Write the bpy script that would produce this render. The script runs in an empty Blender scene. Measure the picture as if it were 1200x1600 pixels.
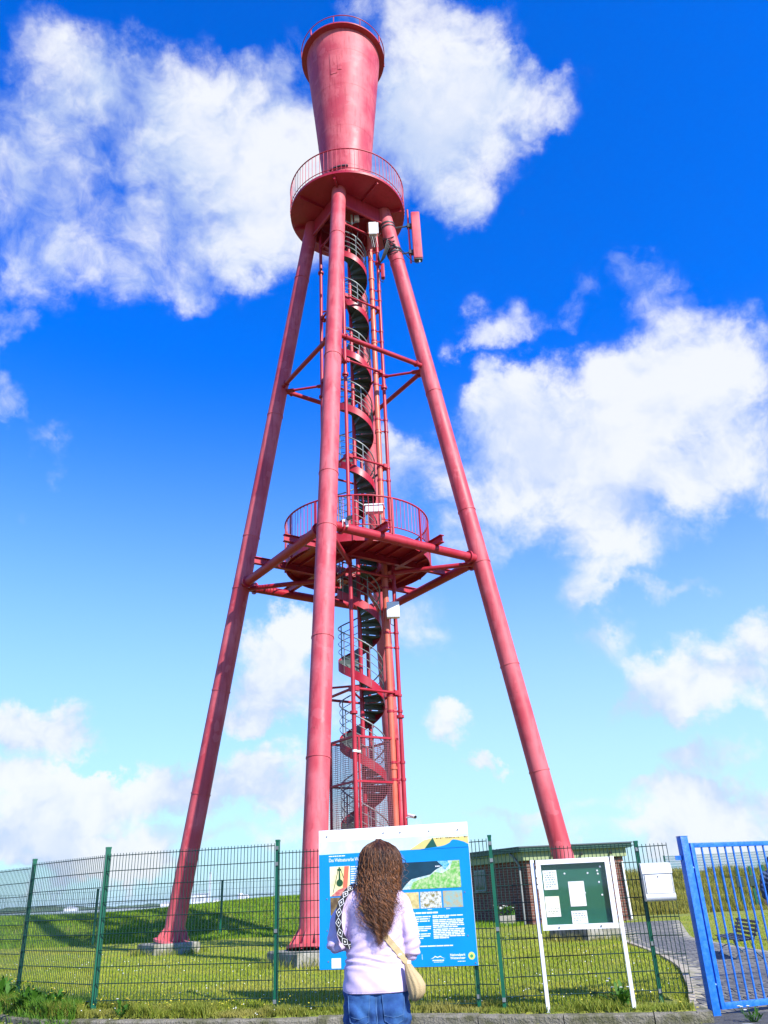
import bpy, bmesh, math, random
import numpy as np
from mathutils import Vector, Matrix, Euler
from mathutils.bvhtree import BVHTree

rng = np.random.default_rng(7)
random.seed(7)
R_ = math.radians
PI = math.pi
scn = bpy.context.scene
COL = scn.collection

# ------------------------------------------------------------------ camera
cam_d = bpy.data.cameras.new('camera')
cam = bpy.data.objects.new('camera', cam_d)
COL.objects.link(cam)
cam_d.sensor_fit = 'VERTICAL'
cam_d.sensor_height = 36.0
cam_d.lens = 28.125
cam_d.clip_start = 0.05
cam_d.clip_end = 20000
CR = Matrix(((0.9989423037, 0.0459812338, 0.0), (0.0198628259, -0.4315198934, -0.9018847209), (-0.0414697722, 0.9009308008, -0.4319767936)))
cam.matrix_world = Matrix.Translation((0, 0, 1.28)) @ CR.to_4x4()
scn.camera = cam

# ------------------------------------------------------------------ sun and sky
SUN_AZ = R_(39.0)      # to the right of straight behind the viewer
SUN_EL = R_(37.0)
to_sun = Vector((math.sin(SUN_AZ) * math.cos(SUN_EL), -math.cos(SUN_AZ) * math.cos(SUN_EL), math.sin(SUN_EL)))
sun_d = bpy.data.lights.new('sun', 'SUN')
sun_d.energy = 5.0
sun_d.angle = R_(0.5)
sun_d.color = (1.0, 0.95, 0.86)
sun = bpy.data.objects.new('sun', sun_d)
COL.objects.link(sun)
sun.rotation_euler = to_sun.to_track_quat('Z', 'Y').to_euler()

scn.view_settings.view_transform = 'Standard'
scn.view_settings.look = 'None'
scn.view_settings.gamma = 1.0
scn.view_settings.use_curve_mapping = False
scn.view_settings.exposure = 0.80

world = bpy.data.worlds.new('World')
scn.world = world
world.use_nodes = True


class NT:
    """small helper for writing node trees"""
    def __init__(self, tree):
        self.t = tree

    def n(self, typ, **kw):
        nd = self.t.nodes.new(typ)
        ins = kw.pop('ins', {})
        for k, v in kw.items():
            setattr(nd, k, v)
        for k, v in ins.items():
            self.put(nd.inputs[k], v)
        return nd

    def put(self, sock, v):
        if isinstance(v, bpy.types.NodeSocket):
            self.t.links.new(v, sock)
        elif isinstance(v, bpy.types.Node):
            self.t.links.new(v.outputs[0], sock)
        else:
            if sock.type == 'RGBA' and len(v) == 3:
                v = (*v, 1.0)
            sock.default_value = v

    def math(self, op, a, b=None, c=None, clamp=False):
        nd = self.t.nodes.new('ShaderNodeMath')
        nd.operation = op
        nd.use_clamp = clamp
        self.put(nd.inputs[0], a)
        if b is not None:
            self.put(nd.inputs[1], b)
        if c is not None:
            self.put(nd.inputs[2], c)
        return nd.outputs[0]

    def ramp01(self, x, a, b, lo=0.0, hi=1.0, smooth=True):
        nd = self.t.nodes.new('ShaderNodeMapRange')
        nd.interpolation_type = 'SMOOTHSTEP' if smooth else 'LINEAR'
        self.put(nd.inputs['Value'], x)
        nd.inputs['From Min'].default_value = a
        nd.inputs['From Max'].default_value = b
        nd.inputs['To Min'].default_value = lo
        nd.inputs['To Max'].default_value = hi
        return nd.outputs[0]

    def mix(self, f, a, b, blend='MIX'):
        nd = self.t.nodes.new('ShaderNodeMix')
        nd.data_type = 'RGBA'
        nd.blend_type = blend
        self.put(nd.inputs[0], f)
        self.put(nd.inputs[6], a)
        self.put(nd.inputs[7], b)
        return nd.outputs[2]


def build_sky():
    w = NT(world.node_tree)
    world.node_tree.nodes.clear()
    out = w.n('ShaderNodeOutputWorld')
    bg = w.n('ShaderNodeBackground')
    w.put(out.inputs[0], bg)
    sky = w.n('ShaderNodeTexSky')
    sky.sky_type = 'NISHITA'
    sky.sun_disc = False
    sky.sun_elevation = SUN_EL
    sky.sun_rotation = math.atan2(to_sun.x, to_sun.y)
    sky.altitude = 0
    sky.air_density = 1.0
    sky.dust_density = 0.35
    sky.ozone_density = 2.5
    hs = w.n('ShaderNodeHueSaturation', ins={'Saturation': 1.75, 'Value': 1.4, 'Color': sky})
    gain = w.mix(1.0, hs.outputs[0], (0.22, 1.22, 2.25), 'MULTIPLY')
    tc = w.n('ShaderNodeTexCoord')
    d = tc.outputs['Generated']
    # cloud masses: (azimuth, elevation, half width, half height, tilt in degrees, weight); azimuth 0 is +Y
    blobs = [
        (-29.1, 51.2, 8.9, 5.1, 21.0, 0.6), (-15.8, 51.7, 11.6, 6.1, 10.1, 0.67), (-9.3, 49.6, 9.0, 7.5, 4.7, 0.6), (-23.2, 46.1, 12.2, 6.8, 14.7, 0.6), (-26.4, 40.7, 8.4, 5.1, 15.3, 0.63),
        (-12.6, 43.5, 8.4, 4.5, 6.2, 0.48), (-33.2, 45.3, 6.7, 7.8, 22.3, 0.6), (-18.0, 40.9, 7.8, 3.7, 9.4, 0.48), (-4.8, 46.7, 7.6, 7.1, 1.1, 0.5), (-30.5, 41.0, 5.5, 4.6, 18.4, 0.53),
        (7.8, 51.2, 8.5, 7.0, -8.4, 0.81), (12.6, 52.1, 6.8, 4.3, -12.3, 0.6), (7.7, 47.3, 6.3, 3.5, -8.1, 0.54), (8.9, 56.4, 7.4, 3.0, -9.7, 0.43), (18.4, 51.9, 4.7, 2.5, -17.0, 0.4),
        (1.2, 51.2, 6.2, 7.0, -3.3, 0.56), (3.3, 57.1, 5.8, 2.0, -5.0, 0.35), (14.9, 27.4, 10.7, 8.4, -9.7, 1.2), (22.5, 30.9, 8.1, 5.1, -14.7, 1.0), (25.2, 25.0, 8.5, 5.9, -14.1, 1.05),
        (10.7, 29.8, 7.1, 6.3, -8.0, 0.85), (16.3, 21.8, 6.8, 3.5, -8.9, 0.62), (29.0, 27.9, 5.6, 6.1, -17.5, 0.65), (23.0, 36.8, 6.0, 3.7, -17.0, 0.46), (16.4, 37.8, 5.5, 3.0, -12.8, 0.44),
        (8.5, 37.2, 4.0, 3.0, -7.8, 0.56), (15.3, 19.0, 4.3, 2.6, -7.8, 0.46), (25.8, 32.7, 5.9, 4.5, -17.4, 0.56), (7.8, 22.8, 5.4, 3.6, -5.7, 0.46), (21.1, 39.4, 3.7, 2.4, -16.4, 0.42),
        (21.6, 11.5, 8.1, 3.7, -7.3, 1.1), (25.0, 14.0, 4.9, 3.3, -9.3, 1.05), (15.3, 10.8, 6.6, 1.8, -5.6, 0.85), (20.9, 18.0, 4.8, 1.5, -9.5, 0.58), (15.2, 15.3, 6.3, 2.6, -6.8, 0.42),
        (19.9, 6.9, 5.4, 2.2, -5.2, 1.0), (16.3, 5.0, 9.0, 2.0, -4.1, 0.9), (20.8, 4.1, 8.1, 2.3, -4.2, 0.95), (17.1, 2.9, 12.1, 1.7, -3.4, 0.85), (21.0, 1.6, 10.7, 1.5, -3.2, 0.8),
        (-8.8, 13.2, 5.7, 4.7, -0.6, 1.1), (-7.5, 15.8, 4.0, 2.6, -0.6, 0.95), (-10.1, 10.9, 6.9, 1.7, -0.7, 0.9), (-5.2, 12.3, 5.7, 3.9, -1.5, 0.85), (-24.5, 10.5, 5.9, 3.0, 2.0, 1.1),
        (-22.1, 6.7, 12.6, 2.5, 0.0, 1.0), (-13.7, 6.8, 9.4, 2.6, -0.9, 1.0), (-8.7, 7.5, 7.6, 2.7, -1.4, 1.0), (-17.6, 4.3, 17.3, 1.9, -1.2, 1.0), (-22.7, 3.3, 14.3, 1.5, -1.2, 0.9),
        (-4.4, 4.7, 8.4, 2.4, -2.1, 0.7), (1.2, 28.7, 4.1, 4.6, -3.2, 0.58), (5.2, 27.1, 3.2, 3.2, -5.0, 0.45), (4.5, 11.9, 2.7, 2.2, -3.5, 0.78), (6.6, 9.0, 1.6, 1.2, -3.6, 0.75),
        (2.0, 18.2, 6.3, 4.9, -3.3, 0.42), (-29.2, 31.4, 4.1, 4.1, 13.4, 0.62), (-30.7, 36.1, 3.3, 3.5, 16.5, 0.54), (-26.5, 28.5, 4.2, 3.3, 10.5, 0.44), (-28.2, 23.6, 2.2, 1.9, 9.2, 0.5),
        (8.5, 4.9, 6.2, 1.2, -3.2, 0.45), (-48.2, 37.7, 11.4, 8.4, 31.3, 0.9), (-43.8, 17.3, 8.3, 7.5, 12.4, 0.9), (-37.8, 7.1, 11.8, 2.7, 2.3, 0.8), (49.6, 34.9, 10.0, 7.5, -36.9, 0.8),
        (43.8, 13.7, 9.5, 6.7, -16.3, 0.9), (36.4, 4.2, 11.6, 3.0, -6.2, 0.8), (-31.3, 69.3, 12.4, 5.8, 27.8, 0.77), (49.2, 68.1, 12.4, 5.3, -48.9, 0.9),
    ]
    # ragged outlines: the directions are stirred before the masses are laid out
    st1 = w.n('ShaderNodeTexNoise', ins={'Vector': d, 'Scale': 4.5, 'Detail': 3.0, 'Roughness': .6})
    st2 = w.n('ShaderNodeTexNoise', ins={'Vector': d, 'Scale': 15.0, 'Detail': 6.0, 'Roughness': .65})
    q1 = w.n('ShaderNodeVectorMath', operation='MULTIPLY_ADD')
    w.put(q1.inputs[0], st1.outputs['Color'])
    q1.inputs[1].default_value = (.16, .16, .16)
    w.put(q1.inputs[2], d)
    q2 = w.n('ShaderNodeVectorMath', operation='MULTIPLY_ADD')
    w.put(q2.inputs[0], st2.outputs['Color'])
    q2.inputs[1].default_value = (.11, .11, .11)
    w.put(q2.inputs[2], q1.outputs[0])
    q3 = w.n('ShaderNodeVectorMath', operation='SUBTRACT')
    w.put(q3.inputs[0], q2.outputs[0])
    q3.inputs[1].default_value = (.135, .135, .135)
    dw = q3.outputs[0]
    tot = None
    for (azi, ele, hw, hh, tilt, s) in blobs:
        azi, ele, tilt = R_(azi), R_(ele), R_(tilt)
        hx, hy = R_(hw), R_(hh)
        c = Vector((math.sin(azi) * math.cos(ele), math.cos(azi) * math.cos(ele), math.sin(ele)))
        hor = Vector((c.y, -c.x, 0)).normalized()
        upv = hor.cross(c)
        ax = hor * math.cos(tilt) + upv * math.sin(tilt)
        az = c
        ay = az.cross(ax).normalized()
        m = Matrix((ax, ay, az)).transposed()
        mp = w.n('ShaderNodeMapping', vector_type='TEXTURE')
        w.put(mp.inputs['Vector'], dw)
        mp.inputs['Location'].default_value = c
        mp.inputs['Rotation'].default_value = m.to_euler()
        mp.inputs['Scale'].default_value = (hx, hy, max(hx, hy) * 1.5)
        g = w.n('ShaderNodeTexGradient', gradient_type='QUADRATIC_SPHERE')
        w.put(g.inputs[0], mp.outputs[0])
        g.gradient_type = 'SPHERICAL'
        sm = w.ramp01(g.outputs['Fac'], 0.0, 0.95, 0.0, s * 1.12)
        tot = sm if tot is None else w.math('MAXIMUM', w.math('MULTIPLY_ADD', w.math('MINIMUM', tot, sm), 0.45, w.math('MAXIMUM', tot, sm)), 0.0)
    # the other half of the sky: unseen scattered cloud, thinned to cut ambient light
    back = w.n('ShaderNodeTexNoise', ins={'Vector': d, 'Scale': 2.1, 'Detail': 2.0})
    sep = w.n('ShaderNodeSeparateXYZ', ins={0: d})
    bk = w.math('MULTIPLY', w.ramp01(back.outputs[0], .55, .70, 0, .9), w.ramp01(sep.outputs['Y'], .25, -.15, 0, 1))
    tot = w.math('MAXIMUM', tot, bk)
    # noise that breaks the masses into cumulus
    wv = w.n('ShaderNodeTexNoise', ins={'Vector': d, 'Scale': 7.0, 'Detail': 4.0, 'Roughness': .55})
    wsub = w.n('ShaderNodeVectorMath', operation='MULTIPLY_ADD')
    w.put(wsub.inputs[0], wv.outputs['Color'])
    wsub.inputs[1].default_value = (.10, .10, .10)
    w.put(wsub.inputs[2], d)
    n1 = w.n('ShaderNodeTexNoise', ins={'Vector': wsub.outputs[0], 'Scale': 5.5, 'Detail': 10.0, 'Roughness': .58, 'Lacunarity': 2.15})
    off = w.n('ShaderNodeVectorMath', operation='ADD')
    w.put(off.inputs[0], wsub.outputs[0])
    off.inputs[1].default_value = to_sun * 0.035 + Vector((0, 0, .03))
    n2 = w.n('ShaderNodeTexNoise', ins={'Vector': off.outputs[0], 'Scale': 5.5, 'Detail': 5.0, 'Roughness': .58, 'Lacunarity': 2.15})
    nz_ = w.math('MULTIPLY', w.math('SUBTRACT', n1.outputs[0], .5), w.ramp01(tot, 0.0, .4, 0.0, 3.0))
    dens = w.math('ADD', nz_, tot)
    amt = w.ramp01(dens, .10, 1.0)
    core = w.ramp01(dens, .7, 1.5)
    lit = w.ramp01(w.math('SUBTRACT', n1.outputs[0], n2.outputs[0]), -.13, .10)
    cl_sh = (4.9, 5.9, 7.9)
    cl_hi = (8.0, 8.2, 8.5)
    cc = w.mix(lit, cl_sh, cl_hi)
    cc = w.mix(w.math('MULTIPLY', core, .55), cc, cl_hi)
    # thin milky veil near the horizon, as over the sea
    veil = w.ramp01(sep.outputs['Z'], .60, -.04, 0, .95)
    base = w.mix(veil, gain, (5.6, 7.9, 8.6))
    fin = w.mix(w.math('MULTIPLY', amt, .93), base, cc)
    w.put(bg.inputs[0], fin)
    bg.inputs[1].default_value = 0.070


build_sky()

# ------------------------------------------------------------------ materials
MATS = {}


def mat(name, base, rough=.55, var=None, scale=6.0, varamt=.5, bump=0.0, bscale=60.0, metal=0.0, spec=.5, attr=None, trans=0.0, coat=0.0, detail=5.0, world=False):
    """procedural material: base colour drifting to 'var' by noise, fine relief by bump"""
    if name in MATS:
        return MATS[name]
    m = bpy.data.materials.new(name)
    m.use_nodes = True
    t = NT(m.node_tree)
    b = m.node_tree.nodes['Principled BSDF']
    tc = t.n('ShaderNodeTexCoord')
    pos = t.n('ShaderNodeNewGeometry').outputs['Position'] if world else tc.outputs['Object']
    col = None
    if var is not None:
        nz = t.n('ShaderNodeTexNoise', ins={'Vector': pos, 'Scale': scale, 'Detail': detail, 'Roughness': .62})
        fac = t.math('MULTIPLY', t.ramp01(nz.outputs[0], .36, .66), varamt)
        col = t.mix(fac, base, var)
    if attr:
        at = t.n('ShaderNodeAttribute', attribute_name=attr)
        col = t.mix(at.outputs['Fac'], col if col is not None else base, var if var is not None else base)
    if col is not None:
        t.put(b.inputs['Base Color'], col)
    else:
        b.inputs['Base Color'].default_value = (*base, 1)
    b.inputs['Roughness'].default_value = rough
    b.inputs['Metallic'].default_value = metal
    b.inputs['Specular IOR Level'].default_value = spec
    if coat:
        b.inputs['Coat Weight'].default_value = coat
    if trans:
        b.inputs['Transmission Weight'].default_value = trans
    if bump:
        nb = t.n('ShaderNodeTexNoise', ins={'Vector': pos, 'Scale': bscale, 'Detail': 4.0})
        bp = t.n('ShaderNodeBump', ins={'Strength': bump, 'Distance': .02, 'Height': nb.outputs[0]})
        t.put(b.inputs['Normal'], bp)
    MATS[name] = m
    return m


def paint_mat(name, base, faded, stain, rough=.42):
    """weathered steel paint: faded cloud, vertical streaks, small rust specks"""
    m = bpy.data.materials.new(name)
    m.use_nodes = True
    t = NT(m.node_tree)
    b = m.node_tree.nodes['Principled BSDF']
    tc = t.n('ShaderNodeTexCoord')
    o = tc.outputs['Object']
    n1 = t.n('ShaderNodeTexNoise', ins={'Vector': o, 'Scale': .9, 'Detail': 6.0, 'Roughness': .6})
    c = t.mix(t.ramp01(n1.outputs[0], .35, .68), base, faded)
    mp = t.n('ShaderNodeMapping', ins={'Vector': o, 'Scale': (5.0, 5.0, .28)})
    n2 = t.n('ShaderNodeTexNoise', ins={'Vector': mp.outputs[0], 'Scale': 2.2, 'Detail': 5.0, 'Roughness': .65})
    c = t.mix(t.math('MULTIPLY', t.ramp01(n2.outputs[0], .48, .70), .65), c, stain)
    n3 = t.n('ShaderNodeTexNoise', ins={'Vector': o, 'Scale': 9.0, 'Detail': 6.0, 'Roughness': .7})
    c = t.mix(t.math('MULTIPLY', t.ramp01(n3.outputs[0], .62, .72), .6), c, (.15, .035, .025))
    n4 = t.n('ShaderNodeTexNoise', ins={'Vector': o, 'Scale': 2.6, 'Detail': 2.0})
    c = t.mix(t.math('MULTIPLY', t.ramp01(n4.outputs[0], .60, .63), .45), c, faded)
    t.put(b.inputs['Base Color'], c)
    b.inputs['Specular IOR Level'].default_value = .4
    t.put(b.inputs['Roughness'], t.ramp01(n1.outputs[0], .3, .7, rough - .08, rough + .12))
    bp = t.n('ShaderNodeBump', ins={'Strength': .12, 'Distance': .01, 'Height': n3.outputs[0]})
    t.put(b.inputs['Normal'], bp)
    MATS[name] = m
    return m


RED = paint_mat('faded_red_paint', (.44, .045, .062), (.56, .115, .135), (.32, .025, .036), .55)
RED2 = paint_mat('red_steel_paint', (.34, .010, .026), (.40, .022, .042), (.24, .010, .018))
ORANGE = paint_mat('orange_red_paint', (.52, .10, .055), (.55, .14, .09), (.42, .07, .04))
GALV = mat('galvanised_steel', (.17, .19, .19), .5, (.25, .27, .27), 8, metal=.3)
TREAD = mat('dark_stair_steel', (.045, .068, .06), .6, (.09, .11, .10), 5, world=True)
CONC = mat('weathered_concrete', (.30, .285, .24), .9, (.15, .145, .095), 4.5, .95, .8, 40, detail=9)
GREEN = mat('green_fence_coating', (.004, .085, .045), .35, (.006, .12, .06), 4)
WIRE = mat('dark_green_wire', (.004, .032, .022), .5)
BLUE = mat('blue_gate_paint', (.003, .11, .52), .4, (.05, .23, .64), 16, .5, .15, 60, detail=9)
WHITE = mat('white_powder_coat', (.78, .79, .80), .35, (.66, .68, .70), 5, .5)
SILVER = mat('silver_mailbox_paint', (.68, .69, .69), .32, (.60, .61, .62), 6, metal=.25)
BLACK = mat('black_plastic', (.012, .012, .014), .5)
DARKGREY = mat('dark_metal', (.05, .05, .055), .5)
ASPH = mat('asphalt', (.075, .075, .072), .92, (.12, .118, .108), 9, .8, .9, 220)
PAVER = mat('paving_stone', (.085, .088, .088), .88, (.16, .155, .14), 3.3, .9, .5, 90, world=True)
SOIL = mat('lawn_soil', (.16, .20, .014), .95, (.24, .23, .03), 1.6, .8, .6, 60)


def grass_mat(name, c1, c2, c3):
    m = bpy.data.materials.new(name)
    m.use_nodes = True
    t = NT(m.node_tree)
    b = m.node_tree.nodes['Principled BSDF']
    at = t.n('ShaderNodeAttribute', attribute_name='tint')
    tc = t.n('ShaderNodeTexCoord')
    nz = t.n('ShaderNodeTexNoise', ins={'Vector': tc.outputs['Object'], 'Scale': .7, 'Detail': 3.0})
    c = t.mix(at.outputs['Fac'], c1, c2)
    c = t.mix(t.math('MULTIPLY', t.ramp01(nz.outputs[0], .42, .68), .6), c, c3)
    t.put(b.inputs['Base Color'], c)
    b.inputs['Roughness'].default_value = .6
    b.inputs['Specular IOR Level'].default_value = .25
    tr = t.n('ShaderNodeBsdfTranslucent')
    t.put(tr.inputs[0], c)
    mx = t.n('ShaderNodeMixShader', ins={0: .3})
    t.put(mx.inputs[1], b.outputs[0])
    t.put(mx.inputs[2], tr.outputs[0])
    t.put(m.node_tree.nodes['Material Output'].inputs[0], mx.outputs[0])
    MATS[name] = m
    return m


LAWN = grass_mat('lawn_blades', (.19, .28, .012), (.36, .40, .03), (.42, .39, .06))
DYKE = grass_mat('dyke_blades', (.12, .25, .010), (.21, .33, .016), (.20, .27, .014))
DRY = grass_mat('dry_tall_grass', (.15, .19, .018), (.36, .30, .07), (.27, .25, .04))
VERGE = grass_mat('verge_blades', (.12, .19, .014), (.28, .29, .04), (.34, .28, .08))
LEAF = grass_mat('weed_leaves', (.05, .15, .012), (.13, .25, .02), (.08, .18, .014))


# ------------------------------------------------------------------ mesh builder
class MB:
    def __init__(self):
        self.v = []
        self.f = []

    def add(self, vs, fs):
        o = len(self.v)
        self.v.extend([tuple(p) for p in vs])
        self.f.extend([tuple(i + o for i in q) for q in fs])
        return self

    def hexa(self, c8):
        return self.add(c8, [(0, 3, 2, 1), (4, 5, 6, 7), (0, 1, 5, 4), (1, 2, 6, 5), (2, 3, 7, 6), (3, 0, 4, 7)])

    def box(self, a, b):
        x0, y0, z0 = a
        x1, y1, z1 = b
        return self.hexa([(x0, y0, z0), (x1, y0, z0), (x1, y1, z0), (x0, y1, z0), (x0, y0, z1), (x1, y0, z1), (x1, y1, z1), (x0, y1, z1)])

    def bevbox(self, a, b, r):
        """box with chamfered edges on every side"""
        bm = bmesh.new()
        bmesh.ops.create_cube(bm, size=1)
        c = [(a[i] + b[i]) / 2 for i in range(3)]
        s = [abs(b[i] - a[i]) for i in range(3)]
        for v in bm.verts:
            v.co = Vector([c[i] + v.co[i] * s[i] for i in range(3)])
        bmesh.ops.bevel(bm, geom=bm.edges[:], offset=r, segments=2, affect='EDGES', profile=.6)
        bm.verts.index_update()
        self.add([v.co[:] for v in bm.verts], [[v.index for v in f.verts] for f in bm.faces])
        bm.free()
        return self

    def bar(self, p, q, w, h, up=(0, 0, 1)):
        """rectangular bar from p to q: w across, h along up"""
        p, q = Vector(p), Vector(q)
        d = (q - p).normalized()
        u = Vector(up)
        s = d.cross(u)
        if s.length < 1e-6:
            s = d.cross(Vector((1, 0, 0)))
        s.normalize()
        u = s.cross(d)
        s, u = s * w / 2, u * h / 2
        return self.hexa([p - s - u, p + s - u, q + s - u, q - s - u, p - s + u, p + s + u, q + s + u, q - s + u])

    def tube(self, pts, r, n=8, cap=True, closed=False):
        pts = [Vector(p) for p in pts]
        k = len(pts)
        rs = r if hasattr(r, '__len__') else [r] * k
        o = len(self.v)
        prev = None
        for i, p in enumerate(pts):
            if closed:
                d = pts[(i + 1) % k] - pts[i - 1]
            else:
                d = pts[min(i + 1, k - 1)] - pts[max(i - 1, 0)]
            d.normalize()
            if prev is None:
                a = d.cross(Vector((0, 0, 1)))
                if a.length < 1e-4:
                    a = d.cross(Vector((0, 1, 0)))
            else:
                a = prev - d * prev.dot(d)
            a.normalize()
            prev = a
            b = d.cross(a)
            for j in range(n):
                t = 2 * PI * j / n
                self.v.append(tuple(p + (a * math.cos(t) + b * math.sin(t)) * rs[i]))
        m = k if closed else k - 1
        for i in range(m):
            for j in range(n):
                a0 = o + i * n + j
                a1 = o + i * n + (j + 1) % n
                b0 = o + ((i + 1) % k) * n + j
                b1 = o + ((i + 1) % k) * n + (j + 1) % n
                self.f.append((a0, b0, b1, a1))
        if cap and not closed:
            self.f.append(tuple(o + j for j in range(n)))
            self.f.append(tuple(o + (k - 1) * n + j for j in reversed(range(n))))
        return self

    def lathe(self, prof, c, n=48, a0=0.0, a1=2 * PI):
        """revolve (r, z) profile about a vertical axis through c"""
        o = len(self.v)
        full = abs(a1 - a0 - 2 * PI) < 1e-6
        m = n if full else n + 1
        for (r, z) in prof:
            for j in range(m):
                t = a0 + (a1 - a0) * j / n
                self.v.append((c[0] + r * math.cos(t), c[1] + r * math.sin(t), z))
        for i in range(len(prof) - 1):
            for j in range(n):
                j1 = (j + 1) % m
                self.f.append((o + i * m + j, o + i * m + j1, o + (i + 1) * m + j1, o + (i + 1) * m + j))
        return self

    def poly(self, pts, t0, t1):
        """prism: polygon in local x,z extruded from y=t0 to y=t1"""
        n = len(pts)
        vs = [(x, t0, z) for x, z in pts] + [(x, t1, z) for x, z in pts]
        fs = [tuple(range(n)), tuple(range(2 * n - 1, n - 1, -1))]
        fs += [(i, i + n, (i + 1) % n + n, (i + 1) % n) for i in range(n)]
        return self.add(vs, fs)

    def mesh(self, name, m, smooth=None):
        me = bpy.data.meshes.new(name)
        me.from_pydata(self.v, [], self.f)
        me.update()
        bm = bmesh.new()
        bm.from_mesh(me)
        bmesh.ops.recalc_face_normals(bm, faces=bm.faces)
        bm.to_mesh(me)
        bm.free()
        me.materials.append(m)
        if smooth:
            me.shade_smooth()
            me.set_sharp_from_angle(angle=R_(smooth))
        return me

    def build(self, name, m, parent=None, smooth=40, world=False, kind=None):
        return link(name, self.mesh(name, m, smooth), parent, world, kind)


def link(name, me, parent=None, world=False, kind=None, loc=None, rot=None):
    o = bpy.data.objects.new(name, me)
    COL.objects.link(o)
    if parent is not None:
        o.parent = parent
        if world:
            o.matrix_parent_inverse = Matrix.Translation(-Vector(parent.location))
    if loc is not None:
        o.location = loc
    if rot is not None:
        o.rotation_euler = rot
    if kind:
        o['kind'] = kind
    return o


def tag(o, label, cat=None, group=None, kind=None):
    o['label'] = label
    if cat:
        o['category'] = cat
    if group:
        o['group'] = group
    if kind:
        o['kind'] = kind
    return o


def thing(name, label, cat, loc=(0, 0, 0), rotz=0.0, group=None):
    o = bpy.data.objects.new(name, None)
    o.empty_display_size = .2
    COL.objects.link(o)
    o.location = loc
    o.rotation_euler = (0, 0, rotz)
    return tag(o, label, cat, group)


def raw_mesh(name, V, F, m, tint=None, smooth=False):
    """fast mesh from numpy arrays (F: k x 3 or k x 4)"""
    me = bpy.data.meshes.new(name)
    V = np.ascontiguousarray(V, dtype=np.float32)
    F = np.ascontiguousarray(F, dtype=np.int32)
    k, s = F.shape
    me.vertices.add(len(V))
    me.vertices.foreach_set('co', V.ravel())
    me.loops.add(k * s)
    me.loops.foreach_set('vertex_index', F.ravel())
    me.polygons.add(k)
    me.polygons.foreach_set('loop_start', np.arange(0, k * s, s, dtype=np.int32))
    if smooth:
        me.polygons.foreach_set('use_smooth', np.ones(k, dtype=bool))
    me.update()
    me.validate()
    if tint is not None:
        at = me.attributes.new('tint', 'FLOAT', 'POINT')
        at.data.foreach_set('value', np.ascontiguousarray(tint, dtype=np.float32))
    me.materials.append(m)
    return me


# ------------------------------------------------------------------ terrain
KERB = [(-14, 20.2), (-7.2, 14.35), (-4.75, 12.35), (-2.4, 11.62), (0, 11.24), (1.6, 10.70), (2.65, 10.45), (3.2, 10.33)]


def yk(x):
    return np.interp(x, [p[0] for p in KERB], [p[1] for p in KERB])


def ss(a, b, x):
    t = np.clip((x - a) / (b - a), 0, 1)
    return t * t * (3 - 2 * t)


PATH_L = [(3.35, 11.0), (3.75, 12.3), (4.2, 14.0), (4.55, 17.0), (4.75, 19.3), (5.4, 23.0), (6.1, 26.0), (6.9, 28.4)]
PATH_R = [(9.6, 11.0), (8.6, 12.3), (7.6, 14.0), (6.9, 16.2), (6.9, 19.0), (7.1, 22.5), (7.9, 25.6), (8.6, 28.2)]


def pathx(y):
    return np.interp(y, [p[1] for p in PATH_L], [p[0] for p in PATH_L])


def H(x, y):
    x = np.asarray(x, float)
    y = np.asarray(y, float)
    lawn = .20 * ss(11.6, 16.0, y) * (1 - .85 * ss(-.5, .6, x - pathx(y)) * ss(12, 14, y) * (1 - ss(22, 27, y)))
    lawn += .012 * np.sin(x * 1.3 + .7) * np.sin(y * 1.1) * ss(12, 14, y)
    top = .86 + .24 * ss(-13, -4, x) - .05 * np.sin(x * .35)
    dyke = top * ss(29.5, 37.0, y + .25 * np.sin(x * .6)) * (1 - ss(-2.5, 1.2, x))
    dyke += 1.38 * ss(34.5, 43.0, y + .5 * np.sin(x * .8)) * ss(5.5, 9, x)
    fall = ss(44, 60, y)
    z = (lawn + dyke) * (1 - fall) - 1.6 * fall
    k = yk(x)
    front = ss(k + .03, k + .12, y)
    z_in = np.where(x > 3.2, -.15 + .15 * ss(10.95, 12.3, y) + z * ss(11, 12.5, y), z * front - .16 * (1 - front))
    side = np.where((x > 3.2), z_in, z_in)
    far = ss(55, 90, np.abs(x))
    return side * (1 - far) + far * np.where(y > 44, -1.6, np.minimum(side, .2))


def axis_pts(fine, mid, far_):
    return np.array(sorted(set(np.round(np.concatenate([fine, mid, far_]), 4))))


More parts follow.
